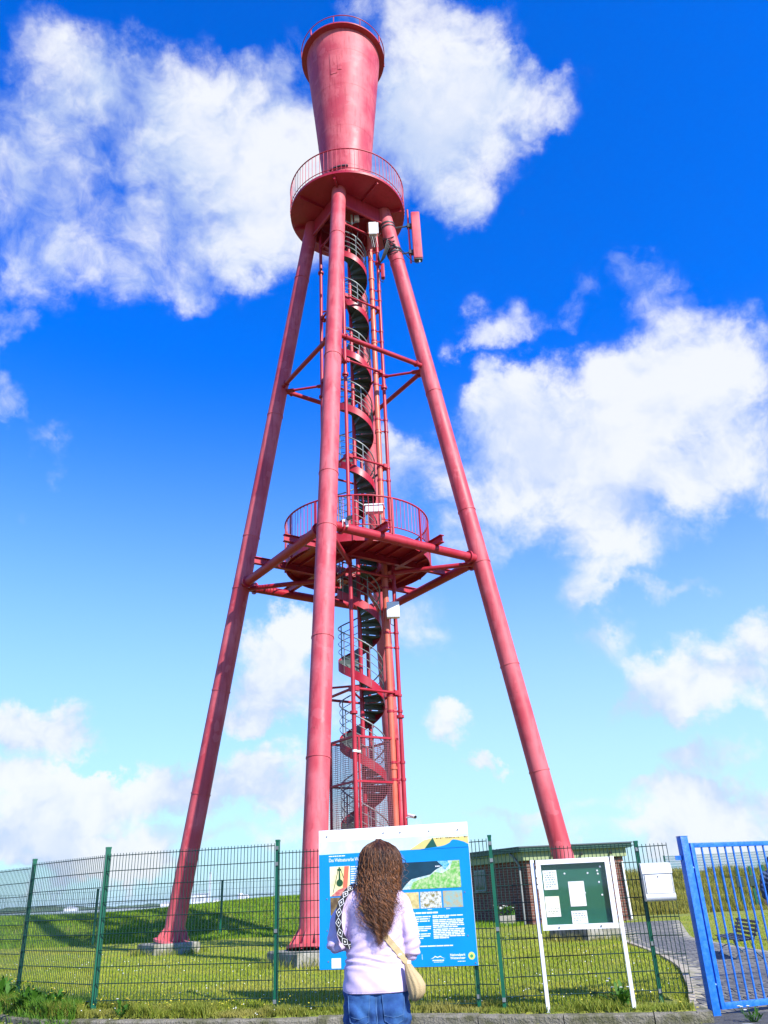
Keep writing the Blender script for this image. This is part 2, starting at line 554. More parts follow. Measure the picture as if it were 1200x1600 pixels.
def build_ground():
    xs = axis_pts(np.arange(-9, 9.01, .2), np.arange(-60, 60.1, 1.0), np.array([-12000, -6000, -3000, -1500, -700, -350, -180, -100, 100, 180, 350, 700, 1500, 3000, 6000, 12000]))
    ys = axis_pts(np.arange(9.6, 15.01, .08), np.concatenate([np.arange(-30, 9.5, 1.5), np.arange(15.4, 62, .4)]), np.array([-12000, -4000, -1000, -300, -100, -50, 70, 90, 140, 300, 700, 1500, 3000, 6000, 12000]))
    X, Y = np.meshgrid(xs, ys)
    Z = H(X, Y)
    V = np.stack([X.ravel(), Y.ravel(), Z.ravel()], -1)
    nx, ny = len(xs), len(ys)
    i = np.arange(nx * ny).reshape(ny, nx)
    F = np.stack([i[:-1, :-1], i[:-1, 1:], i[1:, 1:], i[1:, :-1]], -1).reshape(-1, 4)
    o = link('ground', raw_mesh('ground', V, F, SOIL, smooth=True))
    tag(o, 'green lawn and grassy dykes around the red tower', kind='structure')
    # road in front of the kerb
    xs = np.linspace(-40, 40, 161)
    rows = [-40.0, 0.0, 6.0]
    V, F = [], []
    for x in xs:
        e = float(yk(x)) + .04 if x <= 3.2 else float(np.interp(x, [3.2, 3.3, 9.6, 40], [10.6, 11.0, 11.0, 11.0]))
        for y in rows + [e]:
            V.append((x, y, -.122))
    n = 4
    for a in range(len(xs) - 1):
        for b in range(3):
            F.append((a * n + b, (a + 1) * n + b, (a + 1) * n + b + 1, a * n + b + 1))
    o = link('road', raw_mesh('road', np.array(V), np.array(F), ASPH))
    tag(o, 'grey asphalt road in front of the kerb', kind='structure')
    # painted line by the gate
    mb = MB()
    for (x0, y0, x1, y1) in ((3.25, 10.12, 3.05, 9.2), (3.62, 10.18, 3.95, 9.3)):
        mb.add([(x0 - .05, y0, -.118), (x0 + .05, y0, -.118), (x1 + .05, y1, -.118), (x1 - .05, y1, -.118)], [(0, 1, 2, 3)])
    o = mb.build('road_marking', mat('worn_white_line', (.62, .62, .58), .8, (.2, .2, .19), 12, .8), None)
    tag(o, 'worn white line on the road at the foot of the blue gate post', kind='structure')


build_ground()


KERBM = mat('mossy_kerb', (.21, .19, .145), .95, (.085, .085, .035), 5.5, 1.0, 1.0, 45, detail=10)


def build_kerb():
    root = bpy.data.objects.new('kerb', None)
    COL.objects.link(root)
    tag(root, 'row of old concrete kerb stones below the fence', kind='structure')
    pts = [Vector((p[0], p[1], 0)) for p in KERB]
    # walk the polyline in 1 m stones
    cum = [0]
    for a, b in zip(pts, pts[1:]):
        cum.append(cum[-1] + (b - a).length)

    def at(s):
        i = max(0, min(len(pts) - 2, int(np.searchsorted(cum, s)) - 1))
        return pts[i].lerp(pts[i + 1], (s - cum[i]) / (cum[i + 1] - cum[i]))
    s = 7.0
    r = random.Random(3)
    while s < cum[-1] - .1:
        e = min(s + .99, cum[-1])
        p, q = at(s + .006), at(e - .006)
        d = (q - p).normalized()
        nrm = Vector((-d.y, d.x, 0))
        L = (q - p).length
        bm = bmesh.new()
        bmesh.ops.create_grid(bm, x_segments=1, y_segments=1, size=1)
        bm.free()
        mb = MB()
        zt = -.022 + r.uniform(-.008, .008)
        ns = 10
        prof = [(0, -.2), (0, zt - .02), (.018, zt), (.12, zt + .004), (.12, -.2)]
        for i in range(ns + 1):
            t = i / ns
            for k, (u, z) in enumerate(prof):
                j = r.uniform(-.012, .008) if k in (1, 2) else 0
                P = p + d * (L * t) + nrm * (u + j)
                mb.v.append((P.x, P.y, z + j))
        m = len(prof)
        for i in range(ns):
            for k in range(m - 1):
                mb.f.append((i * m + k, (i + 1) * m + k, (i + 1) * m + k + 1, i * m + k + 1))
        mb.f.append(tuple(range(m)))
        mb.f.append(tuple(ns * m + k for k in reversed(range(m))))
        mb.build('kerb_stone', KERBM, root, 30)
        s = e
    MB().bar((3.27, 10.37, -.11), (3.34, 11.02, -.11), .16, .19).build('kerb_stone', KERBM, root, None)


build_kerb()


def build_path():
    ysamp = np.linspace(10.95, 28.2, 60)
    mb = MB()
    for y in ysamp:
        l = float(pathx(y))
        r = float(np.interp(y, [p[1] for p in PATH_R], [p[0] for p in PATH_R]))
        for k in range(7):
            x = l + (r - l) * k / 6
            mb.v.append((x, y, float(H(x, y)) + .004))
    for i in range(len(ysamp) - 1):
        for k in range(6):
            mb.f.append((i * 7 + k, i * 7 + k + 1, (i + 1) * 7 + k + 1, (i + 1) * 7 + k))
    path = mb.build('path', mat('path_joint_sand', (.36, .32, .24), .95, (.16, .16, .08), 8, .8), None)
    tag(path, 'grey paved path curving from the blue gate past the bench', kind='structure')
    # paving stones
    sx, sy = .30, .20
    unit = MB().bevbox((-sx / 2 + .007, -sy / 2 + .008, -.03), (sx / 2 - .007, sy / 2 - .008, .013), .006).mesh('paving_stone', PAVER, 30)
    r = random.Random(5)
    cand = []
    row = 0
    y = 11.05
    while y < 28:
        l = float(pathx(y)) + .17
        rr = float(np.interp(y, [p[1] for p in PATH_R], [p[0] for p in PATH_R])) - .17
        x = math.floor(l / sx) * sx + (sx / 2 if row % 2 else 0)
        while x < rr:
            if x > l:
                cand.append((x, y))
            x += sx
        y += sy
        row += 1
    near = [c for c in cand if c[1] < 14.2 and c[0] < 6.2]
    near.sort(key=lambda c: c[1])
    near = near[:290]
    ns = set(near)
    for (x, y) in near:
        sl = math.atan((float(H(x, y + .1)) - float(H(x, y - .1))) / .2)
        link('paving_stone', unit, path, loc=(x, y, float(H(x, y)) + r.uniform(-.002, .001)), rot=(sl + r.uniform(-.006, .006), r.uniform(-.006, .006), r.uniform(-.015, .015)))
    mb = MB()
    for (x, y) in cand:
        if (x, y) in ns:
            continue
        z = float(H(x, y)) + r.uniform(-.002, .001)
        a, b, g = sx / 2 - .008, sy / 2 - .008, .012
        mb.add([(x - a, y - b, z), (x + a, y - b, z), (x + a, y + b, z), (x - a, y + b, z), (x - a + g, y - b + g, z + .012), (x + a - g, y - b + g, z + .012), (x + a - g, y + b - g, z + .012), (x - a + g, y + b - g, z + .012)],
               [(4, 5, 6, 7), (0, 1, 5, 4), (1, 2, 6, 5), (2, 3, 7, 6), (3, 0, 4, 7)])
    mb.build('far_paving', PAVER, path, 30, kind='stuff')
    # pale edging stones along the lawn
    edge = mat('pale_edging_stone', (.42, .36, .26), .9, (.3, .27, .18), 6, .8, .5, 60)
    ys = np.arange(11.3, 27, .5)
    for y0 in ys:
        a = Vector((float(pathx(y0)), y0, 0))
        b = Vector((float(pathx(y0 + .48)), y0 + .48, 0))
        a.z = float(H(a.x, a.y)) + .01
        b.z = float(H(b.x, b.y)) + .01
        MB().bar(a, b, .08, .09).build('edging_stone', edge, path, None)


build_path()


def build_sea_and_shore():
    mb = MB()
    xs = [-12000, -4000, -1500, -500, 0, 500, 1500, 4000, 12000]
    ys = [62, 200, 600, 1500, 2600, 6000, 12000]
    for y in ys:
        for x in xs:
            mb.v.append((x, y, -1.35))
    n = len(xs)
    for i in range(len(ys) - 1):
        for k in range(n - 1):
            mb.f.append((i * n + k, i * n + k + 1, (i + 1) * n + k + 1, (i + 1) * n + k))
    wm = mat('sea_water', (.10, .16, .19), .12, (.16, .20, .20), .02, .7, .5, .8)
    tag(mb.build('water', wm, None), 'pale blue bay beyond the grassy dyke', kind='structure')
    # far bank with woods
    mb = MB()
    r = random.Random(11)
    P = []
    X = -2600.0
    while X < 2600:
        P.append(X)
        X += 16
    rows = []
    for X in P:
        base = 11 + 5 * math.sin(X * .004 + 1) + 3 * math.sin(X * .017)
        hgt = (base if X < -690 else max(3.0, base * .35)) + r.uniform(-2.5, 2.5)
        rows.append([(X, 2480, -1.4), (X, 2470, .8), (X, 2475, .9), (X + r.uniform(-6, 6), 2480, hgt * .7 + .9), (X, 2490, hgt + .9), (X, 2560, hgt * .9), (X, 2600, -1.4)])
    for ro in rows:
        mb.v.extend(ro)
    m = 7
    for i in range(len(rows) - 1):
        for k in range(m - 1):
            mb.f.append((i * m + k, (i + 1) * m + k, (i + 1) * m + k + 1, i * m + k + 1))
    woods = mat('far_woods', (.035, .07, .03), .9, (.07, .10, .05), .05, .9)
    tag(mb.build('far_woods', woods, None, None), 'dark line of woods on the far bank of the bay', 'woods', kind='stuff')
    pale = mat('pale_far_facade', (.72, .73, .74), .7)
    grey = mat('grey_far_roof', (.35, .37, .4), .7)
    t = thing('factory_hall', 'long white factory hall on the far shore beside the chimney', 'building', (-548, 2400, -1))
    MB().box((-570, 2400, -1.3), (-534, 2440, 25)).build('wall', pale, t, None, True)
    MB().box((-572, 2398, 25), (-532, 2442, 27.5)).build('roof', grey, t, None, True)
    for k in range(5):
        MB().box((-567 + k * 6.6, 2399.4, 8), (-562.5 + k * 6.6, 2400.2, 16)).build('window', grey, t, None, True)
    t = thing('factory_chimney', 'tall thin white chimney on the far shore behind the left tower leg', 'chimney', (-526, 2420, -1))
    MB().lathe([(0, -1.3), (3.6, -1.3), (2.6, 60), (2.3, 80), (0, 80)], (-526, 2420), 16).build('stack', pale, t, 40, True)
    MB().lathe([(2.9, 76), (2.9, 79)], (-526, 2420), 16).build('rim', grey, t, 40, True)
    for k, (x, h, w, lab) in enumerate(((-440, 20, 9, 'taller white silo of the pair on the far shore'), (-424, 16, 7, 'shorter white silo of the pair on the far shore'))):
        t = thing('silo', lab, 'silo', (x, 2420, -1), group='silos on the far shore')
        MB().lathe([(0, -1.3), (w, -1.3), (w, h), (w * .5, h + 3.5), (0, h + 4)], (x, 2420), 20).build('tank', pale, t, 40, True)
        MB().box((x + w * .6, 2409, -1.3), (x + w * .6 + 1.2, 2412, h)).build('ladder_shaft', grey, t, None, True)
    for k, (x, w, h, lab) in enumerate(((-505, 16, 9, 'low white shed to the right of the chimney on the far shore'), (-640, 26, 7, 'low white shed in front of the woods on the far shore'), (-900, 30, 6, 'pale shed at the water in front of the far woods'))):
        t = thing('far_shed', lab, 'building', (x, 2405, -1), group='sheds on the far shore')
        MB().box((x - w / 2, 2400, -1.3), (x + w / 2, 2425, h)).build('wall', pale, t, None, True)
        MB().poly([(x - w / 2 - .5, h), (x + w / 2 + .5, h), (x, h + 4)], 2399, 2426).build('roof', grey, t, None, True)


build_sea_and_shore()

# ------------------------------------------------------------------ lighthouse
AX = Vector((-0.824, 21.488, 0))
A0 = -1.745
NAMES = ('front', 'right', 'rear', 'left')


def rad(k, r, z, da=0.0):
    a = A0 + k * PI / 2 + da
    return Vector((AX.x + r * math.cos(a), AX.y + r * math.sin(a), z))


def leg_r(z):
    return 4.9906 - (4.9906 - .1817) * (z - .45) / 30.0


def leg_pt(k, z):
    return rad(k, leg_r(z), z)


def ringpts(r, z, n=72):
    return [(AX.x + r * math.cos(2 * PI * i / n), AX.y + r * math.sin(2 * PI * i / n), z) for i in range(n)]


def build_lighthouse():
    T = thing('lighthouse', 'tall faded red steel lighthouse on four tubular legs with a flared top', 'lighthouse', (AX.x, AX.y, .2))
    W = dict(parent=T, world=True)
    # legs
    for k in range(4):
        leg = MB().tube([leg_pt(k, .45), leg_pt(k, 1.0), leg_pt(k, 8.0), leg_pt(k, 23.35)], [.255, .25, .25, .245], 28).build('leg', RED, T, 40, True)
        d = (leg_pt(k, 10) - leg_pt(k, 0)).normalized()
        for z in (3.9, 6.6, 9.55, 11.2, 15.4, 20.9):
            p = leg_pt(k, z)
            MB().tube([p - d * .018, p + d * .018], .262, 28).build('weld_collar', RED, leg, 40)
        p = leg_pt(k, .45)
        MB().tube([p, p + d * .05], .46, 28).build('base_plate', RED, leg, 40)
        mb = MB()
        for j in range(10):
            a = 2 * PI * j / 10
            u = Vector((math.cos(a), math.sin(a), 0))
            s = Vector((-math.sin(a), math.cos(a), 0)) * .012
            q0, q1, q2 = p + u * .235 + Vector((0, 0, .04)), p + u * .44 + Vector((0, 0, .04)), p + u * .235 + d * .38
            mb.add([q0 - s, q1 - s, q2 - s, q0 + s, q1 + s, q2 + s], [(0, 1, 2), (3, 5, 4), (0, 3, 4, 1), (1, 4, 5, 2), (2, 5, 3, 0)])
        mb.build('gusset', RED, leg, None)
        # concrete footing
        c = leg_pt(k, 0)
        a = A0 + k * PI / 2 + R_(45)
        h = .58
        mb = MB()
        vs = []
        for z, g in ((-.3, 0), (.42, 0), (.45, .03)):
            for i in range(4):
                t = a + PI / 4 + i * PI / 2
                vs.append((c.x + (h * 1.414 - g) * math.cos(t), c.y + (h * 1.414 - g) * math.sin(t), z))
        mb.add(vs, [(0, 1, 5, 4), (1, 2, 6, 5), (2, 3, 7, 6), (3, 0, 4, 7), (4, 5, 9, 8), (5, 6, 10, 9), (6, 7, 11, 10), (7, 4, 8, 11), (8, 9, 10, 11)])
        mb.build('footing', CONC, T, None, True)
    # horizontal pipe frames between the legs
    for z, r in ((9.66, .125), (16.4, .075)):
        for k in range(4):
            a, b = leg_pt(k, z), leg_pt((k + 1) % 4, z)
            d = (b - a).normalized()
            pipe = MB().tube([a + d * .2, b - d * .2], r, 16).build('brace_pipe', RED2, T, 40, True)
            for e, s in ((a, 1), (b, -1)):
                p = e + d * s * .42
                MB().tube([p - d * .025, p + d * .025], r * 1.45, 16).build('flange', RED2, pipe, 40)
            # radial tie
            p0, p1 = leg_pt(k, z - .1), rad(k, 1.05, z - .1)
            u = (p1 - p0).normalized()
            tie = MB().tube([p0 + u * .2, p1], r * .55, 10).build('tie_rod', RED2, T, 40, True)
            MB().bar(p0 + u * .2, p0 + u * .5, .16, .05).build('fork', RED2, tie, None)
            MB().bar(p1 - u * .12, p1 + u * .02, .14, .05).build('fork', RED2, tie, None)
    # four guide poles round the stair
    for k in range(4):
        pole = MB().tube([rad(k, 1.02, .2), rad(k, 1.02, 23.3)], .055, 14).build('guide_pole', RED2, T, 40, True)
        for z in (5.5, 10.7, 15.87, 21.05):
            MB().tube([rad(k, 1.02, z - .035), rad(k, 1.02, z + .035)], .10, 14).build('flange', RED2, pole, 40)
    for z in (6.12, 9.4, 13.0, 16.45, 19.03, 22.2):
        for k in range(4):
            a, b = rad(k, 1.02, z), rad(k + 1, 1.02, z)
            rail = MB().tube([a, b], .036, 10).build('frame_rail', RED2, T, 40, True)
            d = (b - a).normalized()
            for p in (a + d * .1, b - d * .1):
                MB().bar(p - d * .06, p + d * .06, .09, .12).build('clamp', RED2, rail, None)
        if z in (6.12, 13.0, 19.03):
            MB().tube([rad(0, 1.02, z - .1), AX + Vector((0, 0, z - .1))], .03, 8).build('stair_stay', RED2, T, 40, True)
            MB().tube([rad(3, 1.02, z + .3), AX + Vector((0, 0, z + .3))], .03, 8).build('stair_stay', RED2, T, 40, True)
    # riser pipe with brackets to the right-hand pole
    rp = Vector((AX.x + .76, AX.y - .22, 0))
    riser = MB().tube([rp + Vector((0, 0, .2)), rp + Vector((0, 0, 22.9))], .085, 16).build('riser_pipe', ORANGE, T, 40, True)
    q = rad(1, 1.02, 0)
    zz = 2.2
    i = 0
    while zz < 22.5:
        for dz in (0, .42):
            if not (9.3 < zz + dz < 10.2):
                br = MB().tube([rp + Vector((0, 0, zz + dz)), Vector((q.x, q.y, zz + dz))], .02, 8)
                br.tube([rp + Vector((0, 0, zz + dz - .03)), rp + Vector((0, 0, zz + dz + .03))], .098, 16)
                br.tube([Vector((q.x, q.y, zz + dz - .03)), Vector((q.x, q.y, zz + dz + .03))], .072, 12)
                br.build('pipe_bracket', RED2, riser, 40)
        zz += 1.72
        i += 1
    for z in (4.2, 7.4, 11.6, 14.2, 17.6, 20.3):
        MB().tube([rp + Vector((0, 0, z - .03)), rp + Vector((0, 0, z + .03))], .105, 16).build('flange', ORANGE, riser, 40)

    # spiral stair: rises clockwise seen from above, one turn in 2.09 m
    PITCH, N = 2.09, 12

    def th(z):
        return -PI / 2 - 2 * PI * (z - 4.42) / PITCH
    col = MB().tube([AX + Vector((0, 0, .2)), AX + Vector((0, 0, 23.0))], .06, 14).build('staircase', RED2, T, 40, True)
    ri, ro, dth = .055, .60, 2 * PI / N
    mb = MB()
    # wedge tread with a lip in front and a closed back plate
    a0, a1 = -dth * .58, dth * .52
    ns = 4
    arc_o = [(ro * math.cos(a0 + (a1 - a0) * i / ns), ro * math.sin(a0 + (a1 - a0) * i / ns)) for i in range(ns + 1)]
    in0 = (ri * math.cos(a0), ri * math.sin(a0))
    in1 = (ri * math.cos(a1), ri * math.sin(a1))
    ring = [in0] + arc_o + [in1]
    n = len(ring)
    vs = [(x, y, 0) for x, y in ring] + [(x, y, -.03) for x, y in ring]
    mb.add(vs, [tuple(range(n)), tuple(range(2 * n - 1, n - 1, -1))] + [(i, (i + 1) % n, (i + 1) % n + n, i + n) for i in range(n)])
    # front lip (the edge met first when climbing is at the larger angle)
    p0, p1 = Vector((*in1, -.09)), Vector((*arc_o[-1], -.09))
    mb.bar(p0, p1, .012, .118)
    tread = mb.mesh('tread', TREAD, None)
    steps = int((22.6 - .35) / (PITCH / N))
    for i in range(steps):
        z = .35 + i * PITCH / N
        link('tread', tread, col, loc=(AX.x, AX.y, z), rot=(0, 0, th(z)))
    # outer stringer band
    mb = MB()
    zs = np.arange(.3, 22.75, PITCH / 36)
    o = 0
    for z in zs:
        t = th(z)
        for (r, dz) in ((.615, -.15), (.615, .10), (.603, .10), (.603, -.15)):
            mb.v.append((AX.x + r * math.cos(t), AX.y + r * math.sin(t), z + dz))
    for i in range(len(zs) - 1):
        for j in range(4):
            mb.f.append((i * 4 + j, (i + 1) * 4 + j, (i + 1) * 4 + (j + 1) % 4, i * 4 + (j + 1) % 4))
    mb.build('stringer', RED2, col, 40)
    for h, r, nm in ((1.0, .020, 'handrail'), (.78, .011, 'guard_rail'), (.56, .011, 'guard_rail'), (.34, .011, 'guard_rail')):
        pts = [(AX.x + .60 * math.cos(th(z)), AX.y + .60 * math.sin(th(z)), z + h) for z in np.arange(.4, 22.2, PITCH / 30)]
        MB().tube(pts, r, 6).build(nm, GALV, col, 60)
    post = MB().tube([(0, 0, -.1), (0, 0, 1.0)], .016, 6).mesh('rail_post', GALV, 40)
    z = .5
    while z < 22.2:
        link('rail_post', post, col, loc=(AX.x + .60 * math.cos(th(z)), AX.y + .60 * math.sin(th(z)), z))
        z += PITCH / 5

    # middle platform
    zf = 10.0
    flo = MB().lathe([(.72, zf), (2.06, zf), (2.06, zf - .05), (.72, zf - .05), (.72, zf)], AX, 72).build('platform_floor', RED2, T, 40, True)
    MB().lathe([(2.06, zf - .22), (2.08, zf - .22), (2.08, zf + .06), (2.06, zf + .06), (2.06, zf - .22)], AX, 72).build('rim_plate', RED2, flo, 40)
    MB().lathe([(.70, zf - .18), (.72, zf - .18), (.72, zf + .08), (.70, zf + .08), (.70, zf - .18)], AX, 40).build('inner_rim', RED2, flo, 40)
    half = 2.85
    for ax in (0, 1):
        for s in (-1, 1):
            a = A0 + PI / 4 + ax * PI / 2
            u = Vector((math.cos(a), math.sin(a), 0))
            nn = Vector((-u.y, u.x, 0))
            c = AX + nn * s * .88 + Vector((0, 0, zf - .16 - (.005 if ax else 0)))
            mb = MB()
            hgt = .21 - (.012 if ax else 0)
            mb.bar(c - u * half, c + u * half, .014, hgt - .03)
            mb.bar(c - u * half + Vector((0, 0, hgt / 2 - .008)), c + u * half + Vector((0, 0, hgt / 2 - .008)), .13, .016)
            mb.bar(c - u * half - Vector((0, 0, hgt / 2 - .008)), c + u * half - Vector((0, 0, hgt / 2 - .008)), .13, .016)
            mb.build('beam', RED2, flo, None)
            for e in (-1, 1):
                f_ = c + u * e * (2.49 + .02)
                MB().bar(f_ + Vector((0, 0, -.105)), f_ + Vector((0, 0, -.21)), .12, .10, up=(u.x, u.y, 0)).build('beam_foot', WHITE, flo, None)
    for j in range(-5, 6):
        if abs(j) in (2, 3):
            continue
        a = A0 + PI / 4
        u = Vector((math.cos(a), math.sin(a), 0))
        nn = Vector((-u.y, u.x, 0))
        off = j * .36
        hl = math.sqrt(max(.1, 2.0 ** 2 - off ** 2))
        c = AX + nn * off + Vector((0, 0, zf - .085))
        for (b0, b1) in (((-hl, -.76), (.76, hl)) if abs(off) < .72 else ((-hl, hl),)):
            MB().bar(c + u * b0, c + u * b1, .045, .07).build('joist', RED2, flo, None)
    rl = MB().tube(ringpts(2.10, zf + 1.12), .026, 8, closed=True).build('platform_railing', RED2, T, 60, True)
    MB().tube(ringpts(2.10, zf + .24), .016, 8, closed=True).build('lower_rail', RED2, rl, 60)
    bal = MB().tube([(0, 0, .24), (0, 0, 1.12)], .0095, 6).mesh('baluster', RED2, 40)
    stn = MB().box((-.02, -.03, -.22), (.02, .03, 1.12)).mesh('stanchion', RED2, None)
    M = 96
    for i in range(M):
        a = 2 * PI * i / M
        p = (AX.x + 2.10 * math.cos(a), AX.y + 2.10 * math.sin(a), zf)
        link('stanchion' if i % 8 == 0 else 'baluster', stn if i % 8 == 0 else bal, rl, loc=p, rot=(0, 0, a))
    # gallery under the lantern: deeper red on deck, girders and ribs imitates shade
    zg = 23.40
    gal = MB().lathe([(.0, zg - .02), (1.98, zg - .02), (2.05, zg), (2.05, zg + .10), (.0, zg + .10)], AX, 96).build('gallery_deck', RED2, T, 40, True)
    for k in range(4):
        a, b = leg_pt(k, 23.0), leg_pt((k + 1) % 4, 23.0)
        d = (b - a).normalized()
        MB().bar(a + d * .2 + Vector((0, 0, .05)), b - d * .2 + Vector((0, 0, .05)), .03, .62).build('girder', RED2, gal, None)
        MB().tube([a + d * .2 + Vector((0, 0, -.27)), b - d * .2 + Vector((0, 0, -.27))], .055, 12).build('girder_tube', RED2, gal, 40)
        a2 = A0 + k * PI / 2
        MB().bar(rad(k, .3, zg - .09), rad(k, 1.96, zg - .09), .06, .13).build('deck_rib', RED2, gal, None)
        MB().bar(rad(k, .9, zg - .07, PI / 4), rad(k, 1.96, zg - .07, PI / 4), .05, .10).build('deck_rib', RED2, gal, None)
    gr = MB().tube(ringpts(2.06, zg + 1.13, 96), .022, 8, closed=True).build('gallery_railing', RED2, T, 60, True)
    MB().tube(ringpts(2.06, zg + .20, 96), .014, 8, closed=True).build('lower_rail', RED2, gr, 60)
    bal = MB().tube([(0, 0, .10), (0, 0, 1.13)], .009, 6).mesh('baluster', RED, 40)
    for i in range(84):
        a = 2 * PI * (i + .4) / 84
        link('baluster', bal, gr, loc=(AX.x + 2.06 * math.cos(a), AX.y + 2.06 * math.sin(a), zg))
    # flared lantern house
    prof = []
    for i in range(13):
        t = i / 12
        z = zg + .10 + (31.95 - zg - .10) * t
        prof.append((.73 + (1.485 - .73) * (t * .93 + .07 * t * t), z))
    lan = MB().lathe(prof + [(1.44, 31.96), (0, 31.97)], AX, 96).build('lantern_house', RED, T, 40, True)
    for t in (.2, .42, .66, .87):
        z = zg + .10 + (31.95 - zg - .10) * t
        r = .73 + (1.485 - .73) * (t * .93 + .07 * t * t)
        MB().lathe([(r - .01, z - .010), (r + .003, z - .006), (r + .003, z + .006), (r - .01, z + .010)], AX, 96).build('weld_seam', RED, lan, 60)
    # closed hatch plate and grab bar on the front
    def onlan(a, z, e):
        t = (z - zg - .1) / (31.95 - zg - .1)
        r = .73 + (1.485 - .73) * (t * .93 + .07 * t * t) + e
        return Vector((AX.x + r * math.cos(a), AX.y + r * math.sin(a), z))
    for (z0, z1, aa, ab) in ((29.6, 30.7, -1.92, -1.72), (29.75, 30.5, -1.70, -1.58)):
        mb = MB()
        g = 5
        for e in (.0, .014):
            for i in range(g + 1):
                a = aa + (ab - aa) * i / g
                mb.v.append(tuple(onlan(a, z0, e)))
                mb.v.append(tuple(onlan(a, z1, e)))
        m = 2 * (g + 1)
        for i in range(g):
            mb.f.append((m + 2 * i, m + 2 * i + 2, m + 2 * i + 3, m + 2 * i + 1))
            mb.f.append((2 * i, 2 * i + 2, m + 2 * i + 2, m + 2 * i))
            mb.f.append((2 * i + 1, 2 * i + 3, m + 2 * i + 3, m + 2 * i + 1))
        mb.f.append((0, 1, m + 1, m))
        mb.f.append((2 * g, 2 * g + 1, m + 2 * g + 1, m + 2 * g))
        mb.build('hatch', RED, lan, None)
    pts = [onlan(-2.25 + .78 * i / 8, 25.05, .05) for i in range(9)]
    MB().tube(pts, .035, 8).build('grab_bar', DARKGREY, lan, 60)
    for i in (0, 4, 8):
        MB().tube([pts[i], onlan(-2.25 + .78 * i / 8, 25.05, -.02)], .02, 6).build('bar_mount', DARKGREY, lan, 60)
    # collar walk round the top with its low rail
    colr = MB().lathe([(1.47, 31.90), (1.68, 31.93), (1.68, 31.99), (1.47, 32.0), (1.47, 31.90)], AX, 96).build('top_collar', RED2, T, 40, True)
    MB().tube(ringpts(1.69, 32.36, 96), .018, 8, closed=True).build('top_rail', RED2, colr, 60)
    for i in range(10):
        a = 2 * PI * (i + .25) / 10
        p = Vector((AX.x + 1.68 * math.cos(a), AX.y + 1.68 * math.sin(a), 31.97))
        MB().tube([p, p + Vector((0, 0, .39))], .016 if i % 3 else .03, 8).build('rail_stub', RED2, colr, 60)
    MB().lathe([(1.46, 31.98), (1.1, 32.25), (.5, 32.4), (0, 32.42)], AX, 64).build('cap', RED, T, 40, True)

    # wire cage at the foot of the stair
    zc0, zc1 = .3, 4.96
    cg = MB()
    cr = .93
    for k in range(4):
        a, b = rad(k, cr, 0), rad(k + 1, cr, 0)
        d = (b - a).normalized()
        for e in (a + d * .10, b - d * .05):
            cg.bar(e + Vector((0, 0, zc0)), e + Vector((0, 0, zc1)), .045, .045, up=(d.x, d.y, 0))
    cage = cg.build('cage_frame', RED2, T, None, True)
    for k in range(4):
        a, b = rad(k, cr, 0), rad(k + 1, cr, 0)
        d = (b - a).normalized()
        for z in (zc0 + .05, 2.1, 3.85, zc1 - .025):
            MB().bar(a + d * .026 + Vector((0, 0, z)), b - d * .026 + Vector((0, 0, z)), .045, .05).build('cage_rail', RED2, cage, None)
        L = (b - a).length
        mb = MB()
        nw = int(L / .05)
        for i in range(1, nw):
            p = a + d * (L * i / nw)
            mb.tube([(p.x, p.y, zc0 + .05), (p.x, p.y, zc1 - .03)], .0042, 4, cap=False)
        z = zc0 + .1
        while z < zc1 - .04:
            mb.tube([(a.x, a.y, z), (b.x, b.y, z)], .0042, 4, cap=False)
            z += .05
        mb.build('wire_mesh', mat('cage_wire', (.30, .10, .12), .5), cage, None, kind='stuff')
    # white straps on the front pole
    for z in (2.62, 4.55):
        p = rad(0, 1.02, z)
        MB().tube([p - Vector((0, 0, .028)), p + Vector((0, 0, .028))], .062, 14).build('strap_band', WHITE, cage, 40)
        MB().bar(p, p + Vector((.14, .10, 0)), .02, .05).build('strap_tail', WHITE, cage, None)


build_lighthouse()


